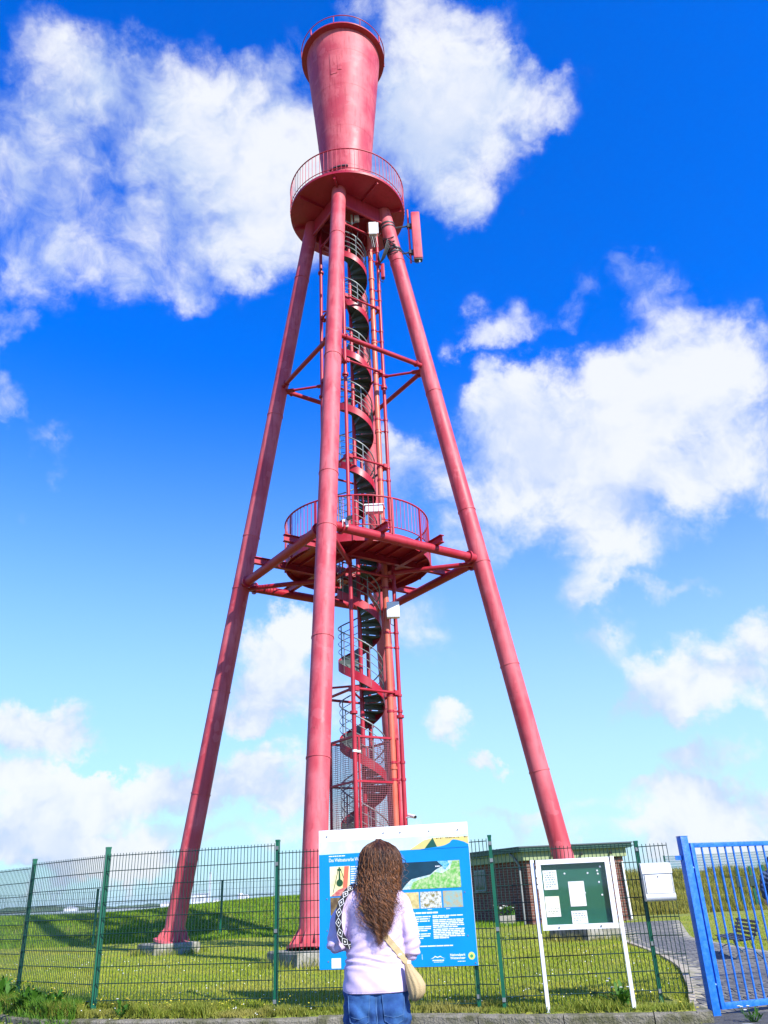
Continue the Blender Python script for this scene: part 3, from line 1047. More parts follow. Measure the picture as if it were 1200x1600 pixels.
def build_tower_fittings():
    # panel antenna on the right leg
    t = thing('panel_antenna', 'pink weathered panel antenna on a short pole beside the right tower leg', 'antenna', (1.5, 21.2, 20.96))
    W = True
    MB().bevbox((1.43, 21.02, 20.98), (1.74, 21.24, 23.12), .05).build('panel', RED, t, 50, W)
    MB().bevbox((1.45, 21.04, 20.93), (1.72, 21.22, 20.975), .01).build('end_cap', DARKGREY, t, 50, W)
    MB().tube([(1.33, 21.2, 20.9), (1.33, 21.2, 23.38)], .032, 10).build('mast', RED2, t, 40, W)
    for z, xl in ((22.6, .86), (21.38, 1.05)):
        b = MB().tube([(xl, 21.2, z - .05), (1.33, 21.2, z)], .028, 8).build('bracket', DARKGREY, t, 40, W)
        MB().bevbox((1.27, 21.13, z - .09), (1.45, 21.27, z + .07), .01).build('clamp', DARKGREY, b, 40)
        p = leg_pt(1, z)
        for dz in (-.1, .05):
            q = leg_pt(1, z + dz)
            d = (leg_pt(1, z + 1) - q).normalized()
            MB().tube([q - d * .03, q + d * .03], .268, 24).build('leg_band', DARKGREY, b, 40)
    MB().tube([(1.62, 21.12, 20.94), (1.62, 21.12, 20.86)], .03, 8).build('connector', WHITE, t, 40, W)
    pts = [(1.62, 21.12, 20.9), (1.55, 21.1, 20.78), (1.35, 21.05, 20.86), (1.15, 21.0, 21.12), (1.0, 20.96, 21.3), (.75, 20.93, 21.45)]
    MB().tube(pts, .014, 6).build('cable', BLACK, t, 60, W)
    # cable bundle at the top of the right leg
    t = thing('cable_bundle', 'black cables strapped round the upper right tower leg', 'cable', (.7, 21.2, 21.4))
    r = random.Random(4)
    for j in range(7):
        z0 = 21.3 + .12 * j
        p = leg_pt(1, z0)
        pts = []
        for i in range(9):
            a = PI * .8 + i * .32
            pts.append((p.x + .285 * math.cos(a), p.y + .285 * math.sin(a), z0 + .09 * math.sin(i * .9 + j) - .02 * i))
        MB().tube(pts, .016, 6).build('cable', BLACK, t, 60, W)
    for j in range(4):
        z0 = 21.5 + .1 * j
        pts = [(.62 - .02 * j, 20.95, z0), (.42, 21.0, z0 - .5), (.27, 21.1, z0 - .62 - .1 * j), (.2, 21.3, z0 - .2)]
        MB().tube(pts, .018, 6).build('cable', BLACK, t, 60, W)
    # white radio unit and its hanging connectors
    t = thing('radio_unit', 'white boxy radio unit hanging under the gallery next to the right leg', 'radio unit', (.08, 20.9, 21.8))
    MB().bevbox((-.08, 20.78, 21.92), (.2, 20.96, 22.46), .025).build('housing', WHITE, t, 50, W)
    MB().box((.215, 20.8, 21.95), (.26, 20.95, 22.45)).build('heat_sink', SILVER, t, None, W)
    for j in range(4):
        x = -.03 + .06 * j
        MB().tube([(x, 20.87, 21.94), (x + .02, 20.87, 21.7), (x + .06, 20.9, 21.4)], .013, 6).build('cable', GALV if j % 2 else BLACK, t, 60, W)
    MB().bar((.1, 20.97, 22.2), (.1, 21.2, 22.2), .08, .3).build('mount', DARKGREY, t, None, W)
    t = thing('floodlight', 'small white lamp on an arm under the gallery beside the front leg', 'lamp', (-.5, 20.9, 22.5))
    MB().bevbox((-.57, 20.8, 22.62), (-.40, 20.95, 22.84), .02).build('lamp_head', WHITE, t, 50, W)
    MB().tube([(-.66, 20.88, 22.48), (-.66, 20.88, 22.92)], .035, 10).build('post', WHITE, t, 50, W)
    MB().tube([(-.95, 20.6, 22.42), (-.66, 20.88, 22.5), (-.5, 20.9, 22.62)], .02, 8).build('arm', GALV, t, 50, W)
    MB().tube([(-.45, 20.9, 22.62), (-.45, 20.92, 22.2), (-.55, 20.95, 21.6)], .012, 6).build('cable', BLACK, t, 60, W)
    # cabinet below the middle platform
    t = thing('switch_cabinet', 'white switch cabinet on the pole just below the middle platform', 'cabinet', (.12, 21.0, 8.1))
    MB().bevbox((-.05, 20.92, 8.12), (.30, 21.1, 8.56), .015).build('housing', WHITE, t, 50, W)
    MB().box((-.02, 20.91, 8.15), (.27, 20.918, 8.53)).build('door', WHITE, t, None, W)
    MB().tube([(.05, 21.0, 8.13), (.04, 21.0, 7.95), (.12, 21.02, 7.9)], .012, 6).build('cable', BLACK, t, 60, W)
    # white locker lid on the platform
    t = thing('equipment_box', 'white equipment box behind the railing of the middle platform', 'box', (-.3, 20.35, 10.02))
    MB().bevbox((-.52, 20.28, 11.03), (-.03, 20.46, 11.22), .015).build('housing', WHITE, t, 50, W)
    MB().box((-.55, 20.25, 11.225), (0, 20.49, 11.26)).build('lid', WHITE, t, None, W)
    for x in (-.45, -.1):
        MB().box((x - .02, 20.35, 10.01), (x + .02, 20.39, 10.95)).build('leg', GALV, t, None, W)
    t = thing('spotlight', 'small white spotlight clamped to the platform pipe beside the front leg', 'spotlight', (-.85, 17.95, 9.7))
    a, b = leg_pt(0, 9.66), leg_pt(1, 9.66)
    c = a.lerp(b, .115)
    MB().bevbox((c.x - .09, c.y - .21, 9.62), (c.x + .06, c.y - .13, 9.82), .012).build('bracket', WHITE, t, 40, W)
    MB().tube([(c.x + .06, c.y - .2, 9.84), (c.x + .1, c.y - .34, 9.80)], .055, 14).build('lamp_head', BLACK, t, 40, W)
    t = thing('surveillance_camera', 'white surveillance camera on the right pole above the info board', 'camera', (.25, 21.3, 3.0))
    MB().tube([(.2, 21.28, 3.0), (.30, 21.2, 3.02)], .018, 8).build('arm', WHITE, t, 40, W)
    MB().tube([(.27, 21.3, 3.06), (.42, 21.08, 3.0)], .045, 12).build('housing', WHITE, t, 40, W)
    MB().tube([(.42, 21.08, 3.0), (.432, 21.062, 2.995)], .036, 12).build('lens', BLACK, t, 40, W)
    # second antenna on the inner pole
    t = thing('small_antenna', 'dark small antenna unit on the upper right guide pole', 'antenna', (.28, 21.3, 20.4))
    MB().bevbox((.27, 21.2, 20.35), (.4, 21.36, 20.95), .02).build('housing', RED2, t, 40, W)
    MB().bar((.2, 21.31, 20.7), (.29, 21.28, 20.7), .06, .08).build('mount', DARKGREY, t, None, W)
    MB().tube([(.34, 21.28, 20.36), (.33, 21.2, 20.1), (.22, 21.2, 20.2), (.2, 21.25, 20.6)], .013, 6).build('cable', BLACK, t, 60, W)


build_tower_fittings()


# ------------------------------------------------------------------ fences
def wire_panel(mb, a, b, z0, z1, pitch=.05, rows=.2, r=.0046):
    """double-bar mesh panel between two points (ground heights included)"""
    a, b = Vector(a), Vector(b)
    L = (b - a).length
    d = (b - a) / L
    nrm = Vector((-d.y, d.x, 0)).normalized()
    n = max(2, int(L / pitch))
    for i in range(n + 1):
        p = a + d * (L * i / n)
        mb.tube([(p.x, p.y, p.z + z0), (p.x, p.y, p.z + z1)], r, 4, cap=False)
    z = z1 - .03
    while z > z0:
        for s in (-1, 1):
            p, q = a + nrm * s * .006 + Vector((0, 0, z)), b + nrm * s * .006 + Vector((0, 0, z))
            mb.tube([p, q], r * 1.1, 4, cap=False)
        z -= rows


def fence_post(P, top, parent, w=.045, dep=.065, ang=0.0, clips=()):
    mb = MB()
    c, s = math.cos(ang), math.sin(ang)

    def tr(x, y, z):
        return (P[0] + x * c - y * s, P[1] + x * s + y * c, z)
    g = float(H(P[0], P[1]))
    mb.hexa([tr(-w / 2, -dep / 2, g - .3), tr(w / 2, -dep / 2, g - .3), tr(w / 2, dep / 2, g - .3), tr(-w / 2, dep / 2, g - .3),
             tr(-w / 2, -dep / 2, top), tr(w / 2, -dep / 2, top), tr(w / 2, dep / 2, top), tr(-w / 2, dep / 2, top)])
    o = mb.build('post', GREEN, parent, None)
    cap = MB()
    e = .004
    cap.hexa([tr(-w / 2 - e, -dep / 2 - e, top + .001), tr(w / 2 + e, -dep / 2 - e, top + .001), tr(w / 2 + e, dep / 2 + e, top + .001), tr(-w / 2 - e, dep / 2 + e, top + .001),
              tr(-w / 2 - e, -dep / 2 - e, top + .025), tr(w / 2 + e, -dep / 2 - e, top + .025), tr(w / 2 + e, dep / 2 + e, top + .025), tr(-w / 2 - e, dep / 2 + e, top + .025)])
    cap.build('post_cap', GREEN, o, None)
    for z in clips:
        k = MB()
        k.hexa([tr(-.02, -dep / 2 - .016, z - .022), tr(.02, -dep / 2 - .016, z - .022), tr(.02, -dep / 2 - .001, z - .022), tr(-.02, -dep / 2 - .001, z - .022),
                tr(-.02, -dep / 2 - .016, z + .022), tr(.02, -dep / 2 - .016, z + .022), tr(.02, -dep / 2 - .001, z + .022), tr(-.02, -dep / 2 - .001, z + .022)])
        k.build('clip', GALV, o, None)
    return o


def build_front_fence():
    root = bpy.data.objects.new('mesh_fence', None)
    COL.objects.link(root)
    tag(root, 'green wire mesh fence in front of the lawn with a corner at left', 'fence')
    Pm = (-8.2, 16.0)
    P0, P1, P2, Ps, P3, P4, P5 = (-5.86, 13.9), (-4.24, 12.57), (-1.67, 11.88), (.884, 11.34), (1.167, 11.18), (3.03, 11.16), (3.40, 10.98)
    fence_post(Pm, 2.02, root, .06, .06)
    fence_post(P0, 2.02, root, .06, .06, .6)
    fence_post(P1, 2.06, root, .07, .06, .5)
    fence_post(P2, 2.01, root, .045, .06, -.2, (1.93, 1.73, .92, .12))
    fence_post(Ps, 1.30, root, .045, .06, -.2, (.13,))
    fence_post(P3, 1.905, root, .045, .06, -.1, (1.83, 1.63, .85, .10))
    fence_post(P4, 1.755, root, .045, .06, -.1, (1.68, 1.44, .62, .12))
    for (a, b, z0, z1) in ((Pm, P0, .1, 1.93), (P0, P1, .1, 1.98), (P1, P2, .13, 1.99), (P2, Ps, .05, 1.89), (Ps, P3, .1, 1.89), (P3, P4, .02, 1.76), (P4, P5, .10, 1.735)):
        mb = MB()
        a = Vector((*a, 0))
        b = Vector((*b, 0))
        d = (b - a).normalized()
        off = Vector((d.y, -d.x, 0)) * .04
        wire_panel(mb, a + d * .03 + off, b - d * .03 + off, z0, z1)
        mb.build('wire_panel', WIRE, root, None, kind='stuff')


build_front_fence()


def build_rear_fences():
    root = bpy.data.objects.new('rear_fence', None)
    COL.objects.link(root)
    tag(root, 'low dark wire fence behind the tower at the foot of the grass dyke', 'fence')
    pts = [(-19, 31.2), (-14.2, 30.4), (-10.2, 29.6), (-6.3, 31.0), (-2.6, 31.4), (1.2, 31.6)]
    for i, p in enumerate(pts):
        fence_post(p, float(H(*p)) + 1.66, root, .07, .07)
    for a, b in zip(pts, pts[1:]):
        mb = MB()
        wire_panel(mb, (*a, float(H(*a))), (*b, float(H(*b))), .05, 1.62, .1, .2, .0035)
        mb.build('wire_panel', WIRE, root, None, kind='stuff')
    root = bpy.data.objects.new('dyke_fence', None)
    COL.objects.link(root)
    tag(root, 'green wire fence along the dry grass dyke behind the bench', 'fence')
    pts = [(9.6, 35.4), (11.4, 35.4), (12.85, 35.4), (13.45, 35.4), (14.0, 35.45), (14.55, 35.5), (16.4, 35.6), (19.6, 36)]
    plate = mat('dark_green_plate', (.012, .035, .025), .5)
    for i, p in enumerate(pts):
        po = fence_post(p, float(H(*p)) + 1.5, root, .09, .09)
        if 3 <= i <= 5:
            z = float(H(*p)) + .8
            MB().bevbox((p[0] - .14, p[1] - .13, z), (p[0] + .14, p[1] - .07, z + .38), .01).build('plate', plate, po, None)
    for a, b in zip(pts, pts[1:]):
        mb = MB()
        wire_panel(mb, (*a, float(H(*a))), (*b, float(H(*b))), .05, 1.42, .1, .2, .0035)
        mb.build('wire_panel', WIRE, root, None, kind='stuff')
    root = bpy.data.objects.new('crest_fence', None)
    COL.objects.link(root)
    tag(root, 'bluish green fence on the crest of the dry grass dyke', 'fence')
    pts = [(13.4, 44.5), (16.0, 44), (18.4, 43.5), (20.6, 43), (23, 42.5)]
    for p in pts:
        fence_post(p, float(H(*p)) + .92, root, .07, .07)
    for a, b in zip(pts, pts[1:]):
        mb = MB()
        wire_panel(mb, (*a, float(H(*a))), (*b, float(H(*b))), .02, .92, .045, .12, .008)
        mb.build('wire_panel', mat('blue_green_net', (.03, .20, .22), .6), root, None, kind='stuff')


build_rear_fences()


# ------------------------------------------------------------------ blue gate
def build_gate():
    t = thing('gate_post', 'thick blue steel gate post beside the grey path', 'post', (3.545, 10.89, -.17), R_(14))
    MB().bevbox((-.05, -.05, -.1), (.05, .05, 1.955), .006).build('post_body', BLUE, t, 40)
    MB().bevbox((-.052, -.052, 1.957), (.052, .052, 1.968), .002).build('post_cap', BLUE, t, 40)
    for z in (.35, 1.6):
        MB().tube([(.06, 0, z), (.10, 0, z)], .018, 8).build('hinge', BLUE, t, 40)
    MB().bar((-.055, 0, 1.72), (-.13, .02, 1.72), .02, .05).build('latch_plate', BLUE, t, None)
    g = thing('gate', 'blue steel bar gate leaf at the right edge', 'gate', (3.627, 10.91, -.13), R_(20))
    L = 3.0
    MB().bevbox((.0, -.025, .06), (.055, .025, 1.845), .004).build('frame_stile', BLUE, g, 40)
    MB().bevbox((L - .055, -.025, .06), (L, .025, 1.845), .004).build('frame_stile', BLUE, g, 40)
    MB().bevbox((.056, -.025, 1.79), (L - .056, .025, 1.845), .004).build('frame_rail', BLUE, g, 40)
    MB().bevbox((.056, -.025, .06), (L - .056, .025, .125), .004).build('frame_rail', BLUE, g, 40)
    n = 23
    bar = MB().tube([(0, 0, .125), (0, 0, 1.79)], .0125, 10).mesh('bar', BLUE, 40)
    for i in range(n):
        link('bar', bar, g, loc=(.055 + (L - .11) * (i + 1) / (n + 1), 0, 0))


build_gate()


# ------------------------------------------------------------------ notice board and mailbox
def text_lines(mb, x0, x1, z0, z1, rows, h, r, gap=.012, last=.6, y0=-.002, y1=-.001):
    """rows of small word-sized dashes: print too small to read"""
    for i in range(rows):
        z = z1 - (z1 - z0) * (i + .5) / rows
        x = x0
        end = x1 if i < rows - 1 else x0 + (x1 - x0) * last
        end -= r.uniform(0, .04) * (x1 - x0)
        while x < end:
            w = min(r.uniform(.018, .06) * (x1 - x0) / .25, end - x)
            mb.box((x, y0, z - h / 2), (x + w, y1, z + h / 2))
            x += w + gap
    return mb


def text_mesh(name, s, size, m, parent, x, y, z, align='LEFT', bold=0.0):
    cu = bpy.data.curves.new(name, 'FONT')
    cu.body = s
    cu.size = size
    cu.align_x = align
    cu.offset = bold
    cu.extrude = .0006
    ob = bpy.data.objects.new(name, cu)
    COL.objects.link(ob)
    dg = bpy.context.evaluated_depsgraph_get()
    me = bpy.data.meshes.new_from_object(ob.evaluated_get(dg))
    bpy.data.objects.remove(ob)
    me.materials.clear()
    me.materials.append(m)
    return link(name, me, parent, loc=(x, y, z), rot=(PI / 2, 0, 0))


def build_noticeboard():
    r = random.Random(9)
    p0, p1 = Vector((1.63, 10.84, 0)), Vector((2.57, 10.68, 0))
    d = p1 - p0
    ang = math.atan2(d.y, d.x)
    t = thing('notice_board', 'white framed notice board with green felt on two white posts', 'notice board', (p0.x, p0.y, 0), ang)
    for x in (.0, .965):
        MB().bevbox((x - .022, -.02, -.2), (x + .022, .03, 1.60), .004).build('post', WHITE, t, 40)
    felt = mat('green_felt', (.002, .10, .055), .9, (.003, .12, .065), 20, .6, .5, 300)
    MB().box((.10, .005, .87), (.875, .012, 1.55)).build('felt', felt, t, None)
    x0, x1, z0, z1, w, dep = .045, .925, .825, 1.595, .055, -.05
    fr = MB()
    o = [(x0, z0), (x1, z0), (x1, z1), (x0, z1)]
    i_ = [(x0 + w, z0 + w), (x1 - w, z0 + w), (x1 - w, z1 - w), (x0 + w, z1 - w)]
    for k in range(4):
        a, b, c, e = o[k], o[(k + 1) % 4], i_[(k + 1) % 4], i_[k]
        g = .0012
        MB().poly([a, b, c, e], dep, .03).build('frame_side', WHITE, t, None)
    glass = bpy.data.materials.new('clear_pane')
    glass.use_nodes = True
    gt = NT(glass.node_tree)
    tr = gt.n('ShaderNodeBsdfTransparent')
    gl = gt.n('ShaderNodeBsdfGlossy', ins={'Roughness': .03})
    mx = gt.n('ShaderNodeMixShader')
    mx.inputs[0].default_value = .045
    gt.put(mx.inputs[1], tr)
    gt.put(mx.inputs[2], gl)
    gt.put(glass.node_tree.nodes['Material Output'].inputs[0], mx)
    MB().box((.098, -.036, .872), (.872, -.032, 1.548)).build('pane', glass, t, None)
    MB().box((x0 + .004, .031, z0 + .004), (x1 - .004, .036, z1 - .004)).build('back_panel', SILVER, t, None)
    paper = mat('white_paper', (.80, .80, .78), .8)
    cream = mat('cream_paper', (.80, .74, .50), .8, (.82, .80, .74), 6, 1)
    ink = mat('grey_print', (.16, .22, .20), .8)
    for (a, b, c, e, m, tx) in ((.115, 1.26, .28, 1.475, paper, 7), (.108, .965, .276, 1.187, cream, 3), (.405, 1.068, .592, 1.34, paper, 0), (.40, .885, .582, 1.02, paper, 4)):
        pp = MB().box((a, .0, b), (c, .0035, e)).build('notice', m, t, None)
        if tx:
            mb = MB()
            hh = (e - b)
            text_lines(mb, a + .02, c - .02, b + .02, e - .015 if tx != 3 else b + hh * .45, tx, .011 if tx == 7 else .007, r, .012)
            mb.build('print', ink, pp, None)
    pin = MB().tube([(0, -.004, 0), (0, .005, 0)], .0105, 10).mesh('pin', WHITE, 40)
    for (x, z) in ((.377, 1.431), (.653, 1.425), (.77, 1.448), (.773, 1.413), (.774, 1.321), (.79, 1.181), (.592, 1.21), (.81, 1.49)):
        link('pin', pin, t, loc=(x, 0, z))
    scr = MB().tube([(0, -.058, 0), (0, -.049, 0)], .011, 10).mesh('screw', GALV, 40)
    for (x, z) in ((.239, .852), (.727, .852)):
        link('screw', scr, t, loc=(x, 0, z))
    for x in (.028, .937):
        for z in (.95, 1.5):
            MB().tube([(x - .012, -.01, z), (x + .012, -.01, z)], .009, 8).build('bracket', GALV, t, 40)


build_noticeboard()


def build_mailbox():
    t = thing('mailbox', 'silver white mailbox hung on the green fence beside the blue gate post', 'mailbox', (3.17, 10.97, 1.05), R_(-6))
    w = .175
    # body: side profile rounded at top and bottom
    prof = [(.10, .03), (-.02, .03), (-.055, .045), (-.07, .08), (-.07, .33), (-.06, .40), (-.03, .435), (.02, .45), (.10, .45)]
    n = len(prof)
    mb = MB()
    for x in (-w, w):
        mb.v.extend([(x, y, z) for y, z in prof])
    mb.f += [tuple(range(n)), tuple(range(2 * n - 1, n - 1, -1))] + [(i, i + n, (i + 1) % n + n, (i + 1) % n) for i in range(n)]
    mb.build('body', SILVER, t, 50)
    lid = MB()
    pr = [(-.073, .335), (-.082, .335), (-.072, .41), (-.04, .447), (.02, .462), (.10, .462), (.10, .453), (.02, .453), (-.035, .438), (-.063, .405)]
    n = len(pr)
    for x in (-w - .006, w + .006):
        lid.v.extend([(x, y, z) for y, z in pr])
    lid.f += [tuple(range(n)), tuple(range(2 * n - 1, n - 1, -1))] + [(i, i + n, (i + 1) % n + n, (i + 1) % n) for i in range(n)]
    lid.build('lid', SILVER, t, 50)
    MB().box((-w + .012, -.0735, .110), (w - .012, -.0703, .331)).build('door_gap', DARKGREY, t, None)
    MB().bevbox((-w + .018, -.0775, .115), (w - .018, -.0737, .325), .002).build('door', WHITE, t, 40)
    MB().tube([(0, -.082, .30), (0, -.0777, .30)], .009, 10).build('lock', DARKGREY, t, 40)
    MB().tube([(-w - .002, -.045, .075), (w + .002, -.045, .075)], .046, 16).build('newspaper_roll', SILVER, t, 50)
    MB().box((-.1, .101, .15), (.1, .115, .4)).build('mount', GALV, t, None)


build_mailbox()


# ------------------------------------------------------------------ information board
def build_sign():
    r = random.Random(2)
    s0, s1 = Vector((-1.69, 11.8, 0)), Vector((.864, 11.26, 0))
    d = (s1 - s0).normalized()
    o = s0 + d * .617
    t = thing('info_board', 'large blue information board with photos behind the woman', 'sign', (o.x, o.y, .46), math.atan2(d.y, d.x))
    Wd, Z = 2.03, .46

    def z(v):
        return v - Z
    blue = mat('blue_print', (.0, .26, .68), .28, (.0, .215, .62), 2, .5)
    white = mat('white_board', (.80, .80, .80), .3, (.72, .75, .76), 3, .6)
    pale = mat('pale_sky_print', (.52, .72, .78), .3, (.70, .80, .80), 3, .9)
    MB().bevbox((0, 0, 0), (Wd, .025, 1.65), .004).build('board', white, t, 40)
    y1 = -.0005
    MB().box((.001, -.002, z(1.80)), (Wd - .001, y1, z(1.965))).build('sky_print', pale, t, None)
    MB().box((.001, -.0025, z(.463)), (Wd - .001, y1, z(1.807))).build('blue_print', blue, t, None)
    dune = mat('dune_print', (.72, .58, .18), .4, (.62, .50, .2), 12, .8)
    MB().poly([(1.245, z(1.807)), (Wd - .002, z(1.807)), (Wd - .002, z(1.936)), (1.58, z(1.939)), (1.441, z(1.914))], -.004, -.0026).build('dune_print', dune, t, None)
    MB().poly([(1.442, z(1.807)), (1.621, z(1.811)), (1.562, z(1.939))], -.0055, -.0042).build('roof_print', mat('dark_green_print', (.01, .09, .06), .4), t, None)
    MB().poly([(1.374, z(1.806)), (Wd - .002, z(1.806)), (Wd - .002, z(1.838)), (1.972, z(1.87)), (1.89, z(1.895)), (1.835, z(1.905)), (1.81, z(1.895)), (1.778, z(1.865)), (1.72, z(1.842)), (1.674, z(1.832))], -.0075, -.006).build('wave_print', blue, t, None)
    dots = MB()
    for i in range(40):
        x = 1.60 + .42 * r.random()
        dots.box((x, -.0052, z(1.918 + .012 * r.random())), (x + .008, -.0041, z(1.930 + .008 * r.random())))
    dots.build('flock_print', mat('brown_print', (.2, .13, .06), .6), t, None)
    wp = mat('white_print', (.80, .82, .84), .4)
    hl = text_mesh('headline', 'Das Weltnaturerbe Wattenmeer', .062, wp, t, .14, -.0035, z(1.712), bold=.0004)
    hl.scale = (.70, 1, 1)
    text_lines(MB(), .14, .37, z(1.772), z(1.790), 1, .012, r, .006, 1, -.004, -.0027).build('small_print', wp, t, None)
    # picture with the buoy
    MB().box((.152, -.004, z(1.298)), (.427, -.0027, z(1.655))).build('photo', mat('cream_photo', (.80, .74, .45), .4, (.78, .66, .16), 4, .8), t, None)
    dg = mat('buoy_print', (.01, .07, .02), .5)
    b = MB()
    b.poly([(.255, z(1.60)), (.31, z(1.60)), (.31, z(1.625)), (.292, z(1.625)), (.292, z(1.645)), (.273, z(1.645)), (.273, z(1.625)), (.255, z(1.625))], -.0055, -.0042)
    b.poly([(.275, z(1.60)), (.292, z(1.60)), (.298, z(1.49)), (.272, z(1.49))], -.0055, -.0042)
    b.poly([(.285 + .045 * math.cos(2 * PI * i / 14), z(1.455 + .045 * math.sin(2 * PI * i / 14))) for i in range(14)], -.0055, -.0042)
    for (xa, za, xb, zb) in ((.26, 1.6, .19, 1.34), (.305, 1.6, .39, 1.36)):
        b.poly([(xa, z(za)), (xa + .008, z(za)), (xb + .008, z(zb)), (xb, z(zb))], -.0055, -.0042)
    b.build('buoy_print', dg, t, None)
    MB().poly([(.355, z(1.653)), (.415, z(1.653)), (.385, z(1.36)), (.325, z(1.36))], -.0068, -.0056).build('mast_print', mat('salmon_print', (.70, .15, .08), .5), t, None)
    MB().poly([(.17, z(1.30)), (.425, z(1.30)), (.425, z(1.36)), (.35, z(1.40)), (.26, z(1.37)), (.18, z(1.31))], -.0082, -.0070).build('people_print', mat('skin_print', (.62, .3, .22), .5, (.5, .1, .1), 20, 1), t, None)
    MB().box((.155, -.004, z(1.075)), (.43, -.0027, z(1.283))).build('photo', mat('brown_photo', (.10, .06, .03), .4, (.25, .18, .08), 10, .9), t, None)
    MB().box((.155, -.004, z(.83)), (.43, -.0027, z(1.05))).build('photo', mat('mud_photo', (.25, .22, .16), .4, (.4, .38, .3), 10, .9), t, None)
    # large aerial view
    MB().box((1.0, -.004, z(1.335)), (1.895, -.0027, z(1.657))).build('aerial_photo', mat('dark_sea_photo', (.006, .035, .06), .35, (.01, .06, .10), 5, .6), t, None)
    land = mat('green_land_photo', (.12, .42, .06), .5, (.55, .60, .35), 26, .85, detail=8)
    shoal = mat('shoal_photo', (.30, .50, .50), .5, (.75, .78, .68), 22, .8, detail=8)
    MB().poly([(1.12, z(1.337)), (1.893, z(1.337)), (1.893, z(1.655)), (1.72, z(1.655)), (1.68, z(1.60)), (1.58, z(1.555)), (1.5, z(1.50)), (1.36, z(1.475)), (1.25, z(1.455)), (1.18, z(1.40))], -.0055, -.0042).build('shoal_print', shoal, t, None)
    MB().poly([(1.225, z(1.337)), (1.893, z(1.337)), (1.893, z(1.652)), (1.80, z(1.652)), (1.76, z(1.56)), (1.66, z(1.51)), (1.56, z(1.53)), (1.48, z(1.475)), (1.37, z(1.455)), (1.27, z(1.42))], -.0068, -.0056).build('land_print', land, t, None)
    MB().poly([(1.60, z(1.655)), (1.74, z(1.655)), (1.76, z(1.61)), (1.70, z(1.55)), (1.66, z(1.60))], -.0082, -.0070).build('inlet_print', mat('bright_inlet', (.02, .30, .65), .4, (.3, .6, .7), 30, .8), t, None)
    text_lines(MB(), 1.575, 1.64, z(1.588), z(1.60), 1, .014, r, .006, 1, -.0068, -.0056).build('small_print', wp, t, None)
    cols = (((1.05, 1.335), mat('sand_photo', (.70, .58, .25), .5, (.45, .35, .12), 14, .9, detail=8)),
            ((1.352, 1.628), mat('reed_photo', (.70, .74, .72), .5, (.22, .18, .03), 24, 1.0, detail=9)),
            ((1.650, 1.898), mat('tideway_photo', (.22, .45, .44), .5, (.52, .32, .10), 16, .8, detail=8)))
    for (xa, xb), m in cols:
        MB().box((xa, -.004, z(1.112)), (xb, -.0027, z(1.302))).build('photo', m, t, None)
    tx = MB()
    text_lines(tx, .439, 1.0, z(1.30), z(1.655), 13, .013, r, .010, .6, -.004, -.0027)
    text_lines(tx, 1.245, 1.57, z(1.05), z(1.07), 1, .018, r, .008, 1, -.004, -.0027)
    text_lines(tx, .95, 1.475, z(.93), z(1.03), 4, .012, r, .008, .7, -.004, -.0027)
    text_lines(tx, .95, 1.475, z(.85), z(.915), 3, .012, r, .008, .9, -.004, -.0027)
    text_lines(tx, .95, 1.475, z(.765), z(.835), 3, .012, r, .008, .8, -.004, -.0027)
    text_lines(tx, 1.498, 1.895, z(.995), z(1.03), 2, .012, r, .008, .55, -.004, -.0027)
    text_lines(tx, 1.498, 1.895, z(.885), z(.985), 5, .012, r, .008, .8, -.004, -.0027)
    text_lines(tx, 1.498, 1.895, z(.765), z(.88), 6, .012, r, .008, .5, -.004, -.0027)
    text_lines(tx, 1.25, 1.75, z(.675), z(.70), 1, .012, r, .006, 1, -.004, -.0027)
    text_lines(tx, .155, .9, z(.66), z(.80), 7, .012, r, .008, .6, -.004, -.0027)
    text_lines(tx, 1.44, 1.50, z(1.09), z(1.105), 1, .008, r, .005, 1, -.004, -.0027)
    text_lines(tx, 1.68, 1.73, z(1.09), z(1.105), 1, .008, r, .005, 1, -.004, -.0027)
    tx.build('body_text', wp, t, None, kind='stuff')
    text_mesh('park_name', 'Nationalpark', .036, wp, t, 1.878, -.0035, z(.572), 'RIGHT', .0008)
    text_mesh('park_name', 'Wattenmeer', .036, wp, t, 1.878, -.0035, z(.538), 'RIGHT', .0008)
    text_lines(MB(), 1.78, 1.878, z(.505), z(.52), 1, .008, r, .004, 1, -.004, -.0027).build('small_print', wp, t, None)
    # round seal and boat shaped logo
    def disc(cx_, cz, rr, ya, yb):
        return MB().poly([(cx_ + rr * math.cos(2 * PI * i / 24), z(cz + rr * math.sin(2 * PI * i / 24))) for i in range(24)], ya, yb)
    disc(1.957, .568, .042, -.004, -.0027).build('seal', mat('seal_yellow', (.62, .68, .16), .4), t, None)
    disc(1.957, .566, .018, -.0055, -.0042).build('seal_mark', mat('seal_green', (.05, .30, .12), .4), t, None)
    lg = MB()
    lg.poly([(1.44, z(.545)), (1.475, z(.560)), (1.50, z(.578)), (1.53, z(.566)), (1.565, z(.578)), (1.60, z(.556)), (1.632, z(.548)), (1.60, z(.552)), (1.565, z(.566)), (1.53, z(.556)), (1.50, z(.566)), (1.475, z(.552))], -.004, -.0027)
    text_lines(lg, 1.465, 1.61, z(.522), z(.536), 1, .012, r, .004, 1, -.004, -.0027)
    text_lines(lg, 1.48, 1.60, z(.506), z(.516), 1, .006, r, .004, 1, -.004, -.0027)
    lg.build('logo', wp, t, None)
    MB().box((.162, -.004, z(.474)), (.285, -.0027, z(.586))).build('label_square', wp, t, None)
    MB().box((1.335, -.004, z(.54)), (1.339, -.0027, z(.60))).build('divider', wp, t, None)
    bolt = MB().tube([(0, -.008, 0), (0, 0, 0)], .009, 8).mesh('bolt', GALV, 40)
